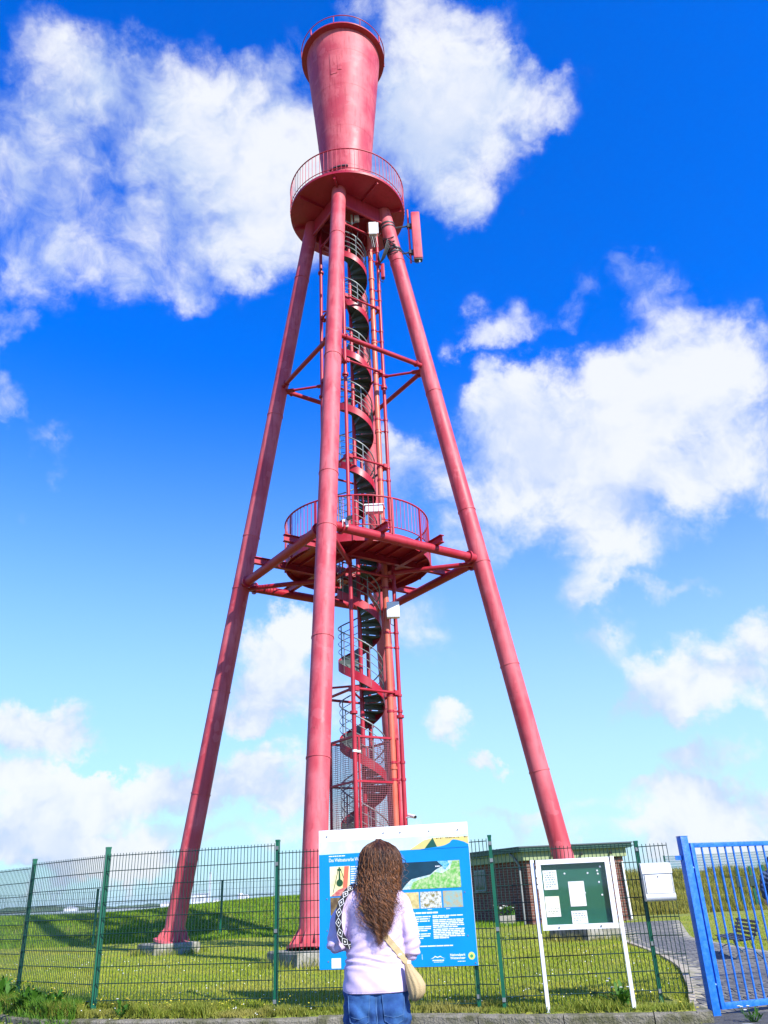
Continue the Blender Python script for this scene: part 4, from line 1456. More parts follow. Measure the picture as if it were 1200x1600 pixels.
    for (x, v) in ((.115, 2.03), (.9, 2.035), (1.13, 2.03), (1.52, 2.025), (1.9, 2.02), (.11, 1.27), (1.93, 1.28), (1.93, .79), (.12, .55), (2.0, .49), (.11, .9)):
        link('bolt', bolt, t, loc=(x, 0, z(v)))
    for x in (.3, 1.75):
        MB().box((x, .026, .1), (x + .04, .05, 1.5)).build('batten', GALV, t, None)


build_sign()


# ------------------------------------------------------------------ brick hut
def brick_mat():
    m = bpy.data.materials.new('red_brick')
    m.use_nodes = True
    t = NT(m.node_tree)
    b = m.node_tree.nodes['Principled BSDF']
    tc = t.n('ShaderNodeTexCoord')
    sp = t.n('ShaderNodeSeparateXYZ', ins={0: tc.outputs['Object']})
    cb = t.n('ShaderNodeCombineXYZ')
    t.put(cb.inputs[0], t.math('ADD', sp.outputs[0], sp.outputs[1]))
    t.put(cb.inputs[1], sp.outputs[2])
    bk = t.n('ShaderNodeTexBrick', ins={'Vector': cb.outputs[0], 'Color1': (.22, .065, .035, 1), 'Color2': (.11, .032, .022, 1), 'Mortar': (.26, .22, .18, 1), 'Scale': 1.0, 'Mortar Size': .010, 'Brick Width': .25, 'Row Height': .083, 'Bias': .1})
    nz = t.n('ShaderNodeTexNoise', ins={'Vector': cb.outputs[0], 'Scale': 9.0, 'Detail': 4.0})
    c = t.mix(t.math('MULTIPLY', nz.outputs[0], .5), bk.outputs[0], (.12, .05, .04))
    t.put(b.inputs['Base Color'], c)
    b.inputs['Roughness'].default_value = .9
    bp = t.n('ShaderNodeBump', ins={'Strength': .6, 'Distance': .01, 'Height': bk.outputs[1]})
    bp.invert = True
    t.put(b.inputs['Normal'], bp)
    MATS['red_brick'] = m
    return m


def build_hut():
    BR = brick_mat()
    t = thing('brick_hut', 'low red brick hut with a green flat roof behind the notice board', 'building', (4.3, 30, .15))
    W = True
    gz = -.1
    x0, y0, x1, y1 = 4.3, 30.0, 7.62, 34.5      # sunlit front
    # the left wing runs back and to the left
    lx, ly = 1.3, 36.3
    top = 2.16
    d = Vector((lx - x0, ly - y0, 0)).normalized()
    nrm = Vector((-d.y, d.x, 0))
    if nrm.y < 0:
        nrm = -nrm
    pts = [Vector((x0, y0, 0)), Vector((x1, y0 - .0, 0)), Vector((x1, y1 + 3, 0)), Vector((lx + 3, ly + 3, 0)), Vector((lx, ly, 0))]
    n = len(pts)
    mb = MB()
    mb.add([(p.x, p.y, gz) for p in pts] + [(p.x, p.y, top) for p in pts], [(i, (i + 1) % n, (i + 1) % n + n, i + n) for i in range(n)])
    mb.build('wall', BR, t, None, W)
    fas = mat('green_fascia', (.012, .055, .035), .5, (.03, .09, .055), 2, .6)
    cream = mat('cream_soffit_board', (.30, .36, .18), .6, (.20, .26, .12), 3, .6)

    def outline(e):
        c = Vector((3.4, 34, 0))
        return [Vector((x0 - e * .7, y0 - e, 0)), Vector((x1 + e, y0 - e, 0)), Vector((x1 + e, y1 + 3 + e, 0)), Vector((lx + 3, ly + 3 + e, 0)), Vector((lx - e * 1.1, ly, 0))]

    def slab(e, za, zb, m, name):
        q = outline(e)
        k = MB()
        k.add([(p.x, p.y, za) for p in q] + [(p.x, p.y, zb) for p in q], [(i, (i + 1) % n, (i + 1) % n + n, i + n) for i in range(n)] + [tuple(range(n - 1, -1, -1)), tuple(range(n, 2 * n))])
        return k.build(name, m, t, None, W)
    slab(.12, 2.162, 2.43, cream, 'eaves_board')
    slab(.30, 2.432, 2.56, fas, 'fascia')
    slab(.33, 2.562, 2.60, mat('grey_roof_edge', (.07, .09, .10), .6), 'roof')
    # recess of the shaded wing: window and door in the left wall
    def onwall(s, z, e):
        p = Vector((x0, y0, 0)) + d * s - nrm * e
        return Vector((p.x, p.y, z))
    fr = mat('grey_green_frame', (.16, .26, .24), .5)
    for (s0, s1, za, zb) in ((2.75, 3.5, 1.28, 1.98), (4.6, 5.4, 1.1, 1.98)):
        w = MB().hexa([onwall(s0, za, -.02), onwall(s1, za, -.02), onwall(s1, za, .03), onwall(s0, za, .03), onwall(s0, zb, -.02), onwall(s1, zb, -.02), onwall(s1, zb, .03), onwall(s0, zb, .03)]).build('window', fr, t, None, W)
        g = .05
        MB().hexa([onwall(s0 + g, za + g, .031), onwall(s1 - g, za + g, .031), onwall(s1 - g, za + g, .036), onwall(s0 + g, za + g, .036), onwall(s0 + g, zb - g, .031), onwall(s1 - g, zb - g, .031), onwall(s1 - g, zb - g, .036), onwall(s0 + g, zb - g, .036)]).build('pane', mat('dull_glass', (.02, .05, .06), .1), w, None)
        MB().bar(onwall(s0 - .05, za - .03, .04), onwall(s1 + .05, za - .03, .04), .1, .05).build('sill', CONC, w, None)
    # downpipe on the shaded wall near the corner
    MB().tube([onwall(.55, 2.42, .28), onwall(.42, 2.3, .22), onwall(.30, 2.02, .09), onwall(.30, .1, .09)], .045, 10).build('downpipe', GALV, t, 40, W)
    MB().tube([(x1 - .06, y0 - .07, 2.0), (x1 - .02, y0 - .07, .25)], .035, 10).build('downpipe', WHITE, t, 40, W)
    MB().box((x1 - .25, y0 - .14, -.05), (x1 + .12, y0 - .01, .22)).build('plinth', CONC, t, None, W)
    for za, zb in ((1.62, 1.88), (1.42, 1.56), (1.26, 1.38)):
        MB().box((x0 + .30, y0 - .03, za), (x0 + .46, y0 - .003, zb)).build('plaque', WHITE, t, None, W)
    for xx in (5.2, 6.2, 7.2):
        MB().tube([(xx, y0 - .16, 2.30), (xx, y0 - .22, 2.27)], .04, 8).build('soffit_vent', DARKGREY, t, 40, W)
    # planter box by the shaded wall
    p = onwall(.75, 0, .5)
    t2 = thing('planter_box', 'pale planter box with white flowers at the shaded wall of the hut', 'planter', (p.x, p.y, .15))
    MB().bevbox((p.x - .28, p.y - .15, .1), (p.x + .28, p.y + .15, .5), .015).build('box', CONC, t2, 40, W)
    r = random.Random(8)
    lf = MB()
    for i in range(120):
        c = Vector((p.x + r.uniform(-.35, .3), p.y + r.uniform(-.15, .15), .48 + r.uniform(0, .3)))
        u = Vector((r.uniform(-1, 1), r.uniform(-1, 1), r.uniform(-.3, 1))).normalized() * .07
        v = u.cross(Vector((r.uniform(-1, 1), r.uniform(-1, 1), 1))).normalized() * .03
        lf.add([c - u, c + v, c + u, c - v], [(0, 1, 2, 3)])
    lf.build('leaves', LEAF, t2, None, W, 'stuff')
    fl = mat('white_petal', (.80, .80, .76), .6)
    for i in range(7):
        c = Vector((p.x + r.uniform(-.4, .25), p.y - .1, .68 + r.uniform(0, .16)))
        MB().lathe([(0, c.z), (.035, c.z + .012), (.055, c.z + .03), (.03, c.z + .04), (0, c.z + .03)], c, 8).build('flower', fl, t2, 60, W)


build_hut()


# ------------------------------------------------------------------ bench
def build_bench():
    c = Vector((6.0, 16.6, 0))
    t = thing('park_bench', 'dark slatted park bench with curved metal legs beside the path', 'bench', (c.x, c.y, float(H(c.x, c.y)) + .01), R_(-98))
    t.scale = (.98, .85, .74)
    navy = mat('dark_blue_slat', (.014, .022, .035), .5, (.03, .04, .055), 8, .6)
    iron = mat('blue_grey_iron', (.03, .07, .12), .45)
    # local: x along the bench, y backwards, z up (bench faces -y)
    L = .85
    for i in range(4):
        y = -.18 + i * .1
        MB().bevbox((-L, y, .385 + .01 * i), (L, y + .075, .415 + .01 * i), .006).build('slat', navy, t, 40)
    for i in range(4):
        z = .47 + i * .085
        y = .235 + .03 * i
        MB().bevbox((-L, y, z), (L, y + .022, z + .06), .006).build('slat', navy, t, 40)
    for x in (-.7, .7):
        MB().tube([(x, -.20, .0), (x, -.12, .12), (x, -.15, .26), (x, -.17, .375)], .017, 8).build('leg', iron, t, 50)
        MB().tube([(x, .33, .0), (x, .2, .15), (x, .16, .28), (x, .23, .42), (x, .36, .80)], .017, 8).build('leg', iron, t, 50)
        MB().tube([(x, -.17, .372), (x, .0, .375), (x, .2, .40)], .014, 8).build('seat_bearer', iron, t, 50)
        MB().tube([(x, -.13, .15), (x, .05, .22), (x, .19, .17)], .011, 8).build('stretcher', iron, t, 50)


build_bench()


# ------------------------------------------------------------------ people
def remesh(mb, voxel, name, m, smooth_it=6):
    """fuse overlapping shapes into one continuous skin"""
    me = mb.mesh(name, m)
    ob = bpy.data.objects.new(name, me)
    COL.objects.link(ob)
    md = ob.modifiers.new('r', 'REMESH')
    md.mode = 'VOXEL'
    md.voxel_size = voxel
    sm = ob.modifiers.new('s', 'SMOOTH')
    sm.iterations = smooth_it
    sm.factor = .5
    dg = bpy.context.evaluated_depsgraph_get()
    out = bpy.data.meshes.new_from_object(ob.evaluated_get(dg))
    bpy.data.objects.remove(ob)
    out.materials.clear()
    out.materials.append(m)
    out.shade_smooth()
    return out


def loft(mb, rings, n=24):
    """rings: (cx, cy, cz, rx, ry[, power]) closed ellipse sections stacked in z"""
    o = len(mb.v)
    for rg in rings:
        cx_, cy_, cz, rx, ry = rg[:5]
        for j in range(n):
            t = 2 * PI * j / n
            c, s = math.cos(t), math.sin(t)
            p = .82
            mb.v.append((cx_ + rx * math.copysign(abs(c) ** p, c), cy_ + ry * math.copysign(abs(s) ** p, s), cz))
    k = len(rings)
    for i in range(k - 1):
        for j in range(n):
            j1 = (j + 1) % n
            mb.f.append((o + i * n + j, o + i * n + j1, o + (i + 1) * n + j1, o + (i + 1) * n + j))
    mb.f.append(tuple(o + j for j in reversed(range(n))))
    mb.f.append(tuple(o + (k - 1) * n + j for j in range(n)))
    return mb


def ball(mb, c, r, s=(1, 1, 1), n=16):
    pr = []
    o = len(mb.v)
    m = n // 2
    for i in range(m + 1):
        a = -PI / 2 + PI * i / m
        for j in range(n):
            t = 2 * PI * j / n
            mb.v.append((c[0] + r * s[0] * math.cos(a) * math.cos(t), c[1] + r * s[1] * math.cos(a) * math.sin(t), c[2] + r * s[2] * math.sin(a)))
    for i in range(m):
        for j in range(n):
            mb.f.append((o + i * n + j, o + i * n + (j + 1) % n, o + (i + 1) * n + (j + 1) % n, o + (i + 1) * n + j))
    return mb


def limb(mb, pts, rs, n=14):
    """tapering limb through joints, rounded at both ends"""
    P = [Vector(p) for p in pts]
    Q, S = [], []
    for i in range(len(P) - 1):
        for k in range(5):
            t = k / 5
            Q.append(P[i].lerp(P[i + 1], t))
            S.append(rs[i] + (rs[i + 1] - rs[i]) * t)
    Q.append(P[-1])
    S.append(rs[-1])
    mb.tube(Q, S, n)
    for p, r in zip(P, rs):
        ball(mb, p, r, n=12)
    return mb


def hand(mb, wrist, dirv, palm_n, side):
    """palm, four bent fingers of different length and a thumb from the palm's side"""
    w = Vector(wrist)
    d = Vector(dirv).normalized()
    nrm = Vector(palm_n)
    nrm = (nrm - d * nrm.dot(d)).normalized()
    s = d.cross(nrm) * side
    limb(mb, [w, w + d * .045, w + d * .085], [.024, .030, .030], 10)
    limb(mb, [w + d * .04 + s * .018, w + d * .085 + s * .026], [.022, .018], 10)
    limb(mb, [w + d * .04 - s * .018, w + d * .085 - s * .026], [.022, .018], 10)
    for i, ln in enumerate((.062, .072, .068, .054)):
        b = w + d * .085 + s * (.030 - .020 * i)
        m1 = b + d * ln * .5 + nrm * .006
        m2 = m1 + d * ln * .30 + nrm * .022
        m3 = m2 + d * ln * .10 + nrm * .022
        limb(mb, [b, m1, m2, m3], [.0095, .009, .0085, .0075], 8)
    b = w + d * .03 + s * .03
    limb(mb, [b, b + d * .03 + s * .022 + nrm * .01, b + d * .06 + s * .022 + nrm * .026], [.013, .011, .0095], 8)
    return mb


def head(mb, c, face, h=.115):
    """skull with brow, nose, chin and ears; face is the horizontal looking direction"""
    c = Vector(c)
    f = Vector(face).normalized()
    s = Vector((f.y, -f.x, 0))
    ball(mb, c + Vector((0, 0, .02)), h * .84, (1, 1.05, 1.12), 20)
    ball(mb, c + f * .03 + Vector((0, 0, -.055)), .058, (1, 1, 1.15), 16)
    ball(mb, c + f * .06 + Vector((0, 0, -.095)), .026, (1, 1, .8), 12)
    limb(mb, [c + f * .088 + Vector((0, 0, .012)), c + f * .112 + Vector((0, 0, -.03))], [.008, .015], 8)
    for k in (-1, 1):
        ball(mb, c + s * k * .092 + Vector((0, 0, -.01)), .028, (.4, .7, 1.1), 10)
        ball(mb, c + f * .078 + s * k * .035 + Vector((0, 0, .03)), .016, (1, 1, .6), 8)
    return mb


def hash_folds(co, seed=0.0):
    x, y, z = co
    return (math.sin(x * 31 + z * 57 + seed) * .5 + math.sin(x * 17 - z * 83 + 2.1 + seed) * .35 + math.sin(x * 71 + z * 23 + y * 40 + seed) * .25)


SKIN = mat('skin', (.50, .27, .19), .5, (.56, .32, .24), 12, .6)
LILAC = mat('lilac_jersey', (.58, .46, .67), .8, (.63, .51, .71), 30, .5, .25, 500)
DENIM = mat('blue_denim', (.007, .045, .18), .85, (.03, .125, .33), 9, .8, .5, 420)
STITCH = mat('denim_stitch', (.07, .16, .33), .8)
TAN = mat('tan_canvas', (.44, .33, .17), .75, (.38, .28, .14), 10, .6, .3, 200)


def displace(me, fn):
    """push vertices along their normals"""
    n = len(me.vertices)
    co = np.empty(n * 3, np.float32)
    me.vertices.foreach_get('co', co)
    no = np.empty(n * 3, np.float32)
    me.vertex_normals.foreach_get('vector', no)
    co = co.reshape(-1, 3)
    no = no.reshape(-1, 3)
    dsp = fn(co[:, 0], co[:, 1], co[:, 2])
    co = co + no * dsp[:, None]
    me.vertices.foreach_set('co', co.ravel().astype(np.float32))
    me.update()


def build_woman():
    cx_, cy_ = -.165, 5.2
    g = -.122
    t = thing('person', 'woman with long brown curls in a lilac top and jeans seen from behind', 'person', (cx_, cy_, g))
    # ------- body
    b = MB()
    hx, hy, hz = -.122, 5.20, 1.432
    head(b, (hx, hy + .015, hz), (0, 1, 0))
    limb(b, [(hx, hy + .0, hz - .06), (hx - .004, hy - .01, 1.30)], [.052, .056])
    loft(b, [(cx_ + .01, cy_, .74, .15, .105), (cx_ + .005, cy_, .86, .155, .105), (cx_, cy_, .98, .135, .09), (cx_, cy_, 1.12, .14, .09), (cx_ + .005, cy_, 1.22, .14, .08), (cx_ + .015, cy_, 1.29, .09, .055)])
    LS, LE, LWr = (-.285, 5.20, 1.25), (-.40, 5.183, 1.04), (-.21, 5.39, 1.092)
    RS, RE, RWr = (-.02, 5.20, 1.225), (.053, 5.187, .99), (-.055, 5.39, 1.082)
    limb(b, [LS, LE, LWr], [.036, .028, .024])
    limb(b, [RS, RE, RWr], [.036, .028, .024])
    hand(b, LWr, (.55, .55, .35), (1, -.3, 0), 1)
    hand(b, RWr, (-.45, .55, .35), (-1, -.3, 0), -1)
    for k, x in ((-1, cx_ - .085), (1, cx_ + .095)):
        limb(b, [(x, cy_, .78), (x + .01 * k, cy_ + .01, .36), (x + .015 * k, cy_ - .005, -.04)], [.088, .058, .038])
        limb(b, [(x + .015 * k, cy_ - .02, -.08), (x + .03 * k, cy_ + .15, -.095)], [.036, .030])
    me = remesh(b, .008, 'person_body', SKIN, 3)
    link('body', me, t, True)
    # ------- jeans
    j = MB()
    jr = [(cx_ + .0, cy_, .62, .178, .135), (cx_ - .001, cy_, .70, .186, .142), (cx_ - .002, cy_, .78, .186, .138), (cx_, cy_, .86, .178, .125), (cx_, cy_, .93, .162, .112)]
    loft(j, jr, 32)
    for k, x in ((-1, cx_ - .088), (1, cx_ + .088)):
        limb(j, [(x, cy_ - .005, .68), (x + .004 * k, cy_ + .01, .36), (x + .012 * k, cy_ + .005, -.05)], [.098, .085, .085], 18)
        ball(j, (x, cy_ - .075, .70), .085, (1, .9, 1.1), 18)
    jm = remesh(j, .010, 'jeans', DENIM, 5)
    displace(jm, lambda x, y, z: .0035 * np.sin(z * 95 + x * 30 + 2 * np.sin(x * 25)) * (np.abs(z - .64) < .5) + .004 * np.sin(z * 40 - np.abs(x - cx_) * 70) - .016 * np.exp(-((x - cx_) / .012) ** 2) * (y < cy_) * (z < .82))
    jeans = link('jeans', jm, t, True)
    bvh = BVHTree.FromPolygons([v.co[:] for v in jm.vertices], [p.vertices[:] for p in jm.polygons])

    def proj_back(bv, x, z, off):
        h = bv.ray_cast(Vector((x, cy_ - 1.0, z)), Vector((0, 1, 0)))
        if h[0] is None:
            return Vector((x, cy_ - .05, z))
        return h[0] + h[1] * off

    def patch(bv, outline, off, name, m, parent, nx=10, nz=12, th=.0):
        """piece of cloth laid on the surface; outline(z01) gives x range"""
        mb = MB()
        for i in range(nz + 1):
            a = i / nz
            xl, xr, zl, zr = outline(a)
            for k in range(nx + 1):
                u = k / nx
                mb.v.append(tuple(proj_back(bv, xl + (xr - xl) * u, zl + (zr - zl) * u, off)))
        for i in range(nz):
            for k in range(nx):
                q = i * (nx + 1) + k
                mb.f.append((q, q + 1, q + nx + 2, q + nx + 1))
        return mb.build(name, m, parent, 60)

    den2 = mat('denim_pocket', (.010, .058, .21), .85, (.038, .14, .35), 9, .8, .5, 420)
    for k in (-1, 1):
        px = cx_ + k * .092

        def outl(a, px=px, k=k):
            z = .795 - a * .125
            w = .062 - .010 * a
            return px - w, px + w, z, z - .0 * k
        pk = patch(bvh, outl, .004, 'pocket', den2, jeans)
        # pointed lower edge
        patch(bvh, lambda a, px=px: (px - .052 * (1 - a), px + .052 * (1 - a), .670 - .022 * a, .670 - .022 * a), .004, 'pocket_tip', den2, jeans, 8, 4)
        for (x0, z0, x1, z1) in ((px - .058, .79, px - .048, .672), (px + .058, .79, px + .048, .672), (px - .048, .672, px, .651), (px + .048, .672, px, .651), (px - .05, .70, px, .688), (px, .688, px + .05, .70)):
            pts = [proj_back(bvh, x0 + (x1 - x0) * i / 8, z0 + (z1 - z0) * i / 8, .006) for i in range(9)]
            MB().tube(pts, .0013, 4).build('seam', STITCH, pk, None)
    pts = [proj_back(bvh, cx_, .80 - .3 * i / 14, .003) for i in range(15)]
    MB().tube(pts, .0025, 4).build('seam', STITCH, jeans, None)
    # ------- shoes
    shoe = mat('white_shoe', (.6, .6, .6), .6)
    for k, x in ((-1, cx_ - .10), (1, cx_ + .10)):
        s_ = MB()
        limb(s_, [(x, cy_ - .045, -.075), (x + .012 * k, cy_ + .16, -.085)], [.043, .038])
        s_.box((x - .042, cy_ - .09, -.12), (x + .046, cy_ + .2, -.10))
        link('shoe', remesh(s_, .008, 'shoe', shoe, 3), t, True)
    # ------- top
    s = MB()
    loft(s, [(cx_ + .0, cy_, .795, .190, .150), (cx_ + .0, cy_, .85, .186, .146), (cx_ - .001, cy_, .92, .176, .132), (cx_ - .001, cy_, .97, .166, .122), (cx_ + .002, cy_, 1.05, .156, .120), (cx_ + .002, cy_, 1.13, .160, .122),
             (cx_ + .006, cy_, 1.20, .170, .118), (cx_ + .010, cy_, 1.26, .172, .105), (cx_ + .016, cy_, 1.305, .13, .085), (cx_ + .03, cy_, 1.335, .07, .065)], 36)
    limb(s, [(-.285, 5.20, 1.262), (-.363, 5.19, 1.15), (-.392, 5.18, 1.045), (-.30, 5.30, 1.05), (-.215, 5.385, 1.09)], [.066, .060, .052, .045, .035], 18)
    limb(s, [(-.022, 5.20, 1.240), (.033, 5.19, 1.11), (.043, 5.185, .995), (-.0, 5.30, 1.03), (-.05, 5.385, 1.08)], [.066, .058, .051, .045, .035], 18)
    sm = remesh(s, .009, 'shirt', LILAC, 10)

    def folds(x, y, z):
        u = x - cx_
        o = np.zeros_like(x)
        waist = np.exp(-((z - .955) / .035) ** 2)
        o += waist * .0062 * np.sin(z * 190 + u * 22 + 1.5 * np.sin(u * 18))
        o += np.exp(-((z - 1.03) / .05) ** 2) * .005 * np.sin(z * 120 - u * 60)
        o += np.exp(-((z - .86) / .05) ** 2) * .0025 * np.sin(u * 55 + z * 60)
        arm = np.clip((np.abs(u) - .17) / .04, 0, 1)
        o += arm * (y < 5.24) * np.clip((z - 1.08) / .05, 0, 1) * .003 * np.sin(z * 62 + np.abs(u) * 40 + 3 * np.sin(z * 19))
        o += .004 * np.sin(u * 38 + z * 30) * np.exp(-((z - 1.15) / .08) ** 2)
        o -= .010 * np.exp(-((np.abs(u) - .158) / .012) ** 2) * np.exp(-((z - 1.12) / .10) ** 2)
        return o
    displace(sm, folds)
    shirt = link('shirt', sm, t, True)
    sb = BVHTree.FromPolygons([v.co[:] for v in sm.vertices], [p.vertices[:] for p in sm.polygons])
    MB().tube([proj_back(sb, cx_ - .183 + .366 * i / 30, .803, -.001) for i in range(31)], .003, 5).build('hem', LILAC, shirt, 60)
    # ------- hair
    hairm = bpy.data.materials.new('brown_hair')
    hairm.use_nodes = True
    ht = NT(hairm.node_tree)
    hb = hairm.node_tree.nodes['Principled BSDF']
    at = ht.n('ShaderNodeAttribute', attribute_name='tint')
    c = ht.mix(at.outputs['Fac'], (.020, .007, .0035), (.46, .175, .055))
    ht.put(hb.inputs['Base Color'], c)
    hb.inputs['Roughness'].default_value = .45
    hb.inputs['Specular IOR Level'].default_value = .6
    zs = [1.045, 1.08, 1.12, 1.16, 1.20, 1.25, 1.29, 1.33, 1.38, 1.42, 1.46, 1.50, 1.53, 1.555, 1.572]
    wl = [.030, .060, .085, .102, .115, .120, .116, .110, .112, .113, .115, .110, .092, .058, .015]
    wr = [.025, .050, .072, .085, .092, .092, .088, .094, .105, .120, .128, .120, .098, .062, .015]
    db = [.15, .155, .158, .158, .155, .150, .140, .130, .122, .118, .116, .110, .092, .058, .015]
    hc = -.125
    core = MB()
    rings = []
    n = 28
    o = 0
    for i, z in enumerate(zs):
        if i < 4:
            z = 1.185 + .004 * i
        for k in range(n):
            a = 2 * PI * k / n
            w = (wr if math.cos(a) > 0 else wl)[i] * .76
            dep = db[i] * .90 if math.sin(a) < 0 else (db[i] * .55 if z > 1.33 else .02)
            core.v.append((hc + w * math.cos(a), cy_ + dep * math.sin(a), z + (.004 if i > 10 else .012)))
    for i in range(len(zs) - 1):
        for k in range(n):
            core.f.append((i * n + k, i * n + (k + 1) % n, (i + 1) * n + (k + 1) % n, (i + 1) * n + k))
    core.f.append(tuple(range(n)))
    core.f.append(tuple((len(zs) - 1) * n + k for k in range(n)))
    hair = core.build('hair', hairm, t, 80, True)
    r = random.Random(21)
    V, F, Tn = [], [], []
    cnt = 0
    clumps = [(-PI * 1.03 + PI * 1.06 * (i + r.uniform(.2, .8)) / 19, r.uniform(1.03, 1.17)) for i in range(19)]
    clumps = [(ca_, zc - (.03 if -2.2 < ca_ < -1.0 else 0)) for ca_, zc in clumps]
    for q in range(4200):
        lock = q < 1200                      # thick curled locks first, then single strands
        a = r.uniform(-PI * 1.05, PI * .05)
        if r.random() < .10:
            a = r.uniform(-PI, PI)
        crown = r.random()
        z0 = 1.578 - .16 * crown ** 1.5
        ck = min(clumps, key=lambda c_: abs(c_[0] - a))
        z1 = ck[1] + .012 + abs(r.gauss(0, .05)) if r.random() < .8 else r.uniform(1.1, 1.34)
        pull = r.uniform(.6, .95)
        layer = r.uniform(.80, .96) if lock else r.uniform(.80, 1.06)
        ph, fq = r.uniform(0, 6.28), r.uniform(55, 165)
        amp = (r.uniform(.003, .012) if lock else r.uniform(.003, .016))
        ph2 = r.uniform(0, 6.28)
        drift = r.uniform(-.3, .3)
        rad_ = r.uniform(.0011, .0027) if lock else r.uniform(.0005, .0011)
        fly = 1.0 + (r.uniform(.15, .85) if r.random() < .13 else 0)
        m = max(18, int((z0 - z1) / .0075))
        pts = []
        for i in range(m + 1):
            u = i / m
            z = z0 + (z1 - z0) * u
            w_l, w_r, d_b = np.interp(z, zs, wl), np.interp(z, zs, wr), np.interp(z, zs, db)
            aa = a + drift * u * .5
            lo_ = min(1.0, max(0.0, (1.31 - z) / .16))
            if abs(ck[0] - a) < .5:
                aa += (ck[0] - aa) * lo_ * pull
            ca, sa = math.cos(aa), math.sin(aa)
            w = w_r if ca > 0 else w_l
            dep = d_b if sa < 0 else (d_b * .6 if z > 1.33 else .03)
            k = layer * (1 + (fly - 1) * u)
            if z < 1.30:
                k *= 1 + .22 * math.sin(ck[0] * 37) * (1.30 - z) / .25
            wob = amp * min(1, u * 1.7) ** 1.4 * (.75 + .8 * u)
            zz = z + .012 * math.sin(fq * .37 * z + ph2)
            pts.append((hc + w * k * ca + wob * math.sin(fq * zz + ph), cy_ + dep * min(k, 1.10) * sa + wob * math.cos(fq * zz + ph), zz))
        P = np.array(pts)
        tn = r.random() ** 2.0
        base = cnt
        ne = 5 if lock else 3
        for i, p in enumerate(P):
            d_ = P[min(i + 1, m)] - P[max(i - 1, 0)]
            d_ = d_ / (np.linalg.norm(d_) + 1e-9)
            s_ = np.cross(d_, (0.3, 1, 0.2))
            s_ = s_ / np.linalg.norm(s_)
            t_ = np.cross(d_, s_)
            rr = rad_ * (1 - .75 * (i / m) ** 2)
            for e in range(ne):
                an = 2 * PI * e / ne
                V.append(p + (s_ * math.cos(an) + t_ * math.sin(an)) * rr)
                Tn.append(max(0, min(1, (tn + .05 * math.sin(i * .3 + ph)) * (.35 + .65 * min(1, (1.57 - p[2]) / .2)))))
        for i in range(m):
            for e in range(ne):
                F.append((base + i * ne + e, base + i * ne + (e + 1) % ne, base + (i + 1) * ne + (e + 1) % ne, base + (i + 1) * ne + e))
        cnt += (m + 1) * ne
    link('hair_strands', raw_mesh('hair_strands', np.array(V), np.array(F), hairm, np.clip(Tn, 0, 1), True), hair, kind='stuff')
    # ------- shoulder bag (worn: a thing of its own)
    bag = thing('shoulder_bag', 'tan canvas sling bag hanging at the right hip of the woman', 'bag', (.04, 5.12, .77))
    spts = []
    n = 26
    x0, z0, x1, z1 = -.235, 1.235, .012, .935
    mb = MB()
    for i in range(n + 1):
        u = i / n
        x, z = x0 + (x1 - x0) * u, z0 + (z1 - z0) * u
        dx, dz = (x1 - x0), (z1 - z0)
        L = math.hypot(dx, dz)
        nx_, nz_ = -dz / L, dx / L
        for sg, off in ((-1, .006), (1, .006)):
            p = proj_back(sb, x + nx_ * sg * .0165, z + nz_ * sg * .0165, off)
            mb.v.append(tuple(p))
        for sg, off in ((1, .002), (-1, .002)):
            p = proj_back(sb, x + nx_ * sg * .0165, z + nz_ * sg * .0165, off)
            mb.v.append(tuple(p))
    for i in range(n):
        for k in range(4):
            mb.f.append((i * 4 + k, i * 4 + (k + 1) % 4, (i + 1) * 4 + (k + 1) % 4, (i + 1) * 4 + k))
    mb.build('strap', TAN, bag, 50, True)
    pc = proj_back(sb, .010, .94, .01)
    MB().bevbox((pc.x - .02, pc.y - .012, pc.z - .014), (pc.x + .022, pc.y + .004, pc.z + .014), .003).build('buckle', WHITE, bag, 40, True)
    # pouch: gathered below the strap end
    mb = MB()
    secs = [(.015, 5.085, .935, .018, .010), (.028, 5.085, .905, .028, .022), (.045, 5.085, .87, .042, .038), (.058, 5.09, .83, .050, .048), (.060, 5.09, .795, .046, .048), (.052, 5.095, .77, .034, .038), (.045, 5.095, .755, .015, .02)]
    n = 40
    o = 0
    for (x, y, z, rx, ry) in secs:
        for k in range(n):
            a = 2 * PI * k / n
            pl = 1 + .075 * math.sin(k * 2 * PI / n * 10 + z * 22) * min(1, (rx - .012) / .02)
            mb.v.append((x + rx * pl * math.cos(a) + .25 * (z - .85) * math.cos(a) * .05, y + ry * pl * math.sin(a), z))
    for i in range(len(secs) - 1):
        for k in range(n):
            mb.f.append((i * n + k, i * n + (k + 1) % n, (i + 1) * n + (k + 1) % n, (i + 1) * n + k))
    mb.f.append(tuple(range(n)))
    mb.f.append(tuple((len(secs) - 1) * n + k for k in range(n)))
    mb.build('pouch', TAN, bag, 70, True)
    # ------- patterned camera strap over the left shoulder
    cs = thing('camera_strap', 'black and white patterned strap over the left shoulder of the woman', 'strap', (-.36, 5.1, 1.05))
    patt = bpy.data.materials.new('strap_pattern')
    patt.use_nodes = True
    pt = NT(patt.node_tree)
    pb = patt.node_tree.nodes['Principled BSDF']
    uv = pt.n('ShaderNodeUVMap')
    sp = pt.n('ShaderNodeSeparateXYZ', ins={0: uv.outputs[0]})
    u_ = pt.math('ABSOLUTE', pt.math('SUBTRACT', sp.outputs[0], .5))
    v_ = pt.math('ABSOLUTE', pt.math('SUBTRACT', pt.math('FRACT', sp.outputs[1]), .5))
    dd = pt.math('ADD', u_, v_)
    ring_ = pt.math('LESS_THAN', pt.math('ABSOLUTE', pt.math('SUBTRACT', dd, .44)), .045)
    dot = pt.math('LESS_THAN', dd, .13)
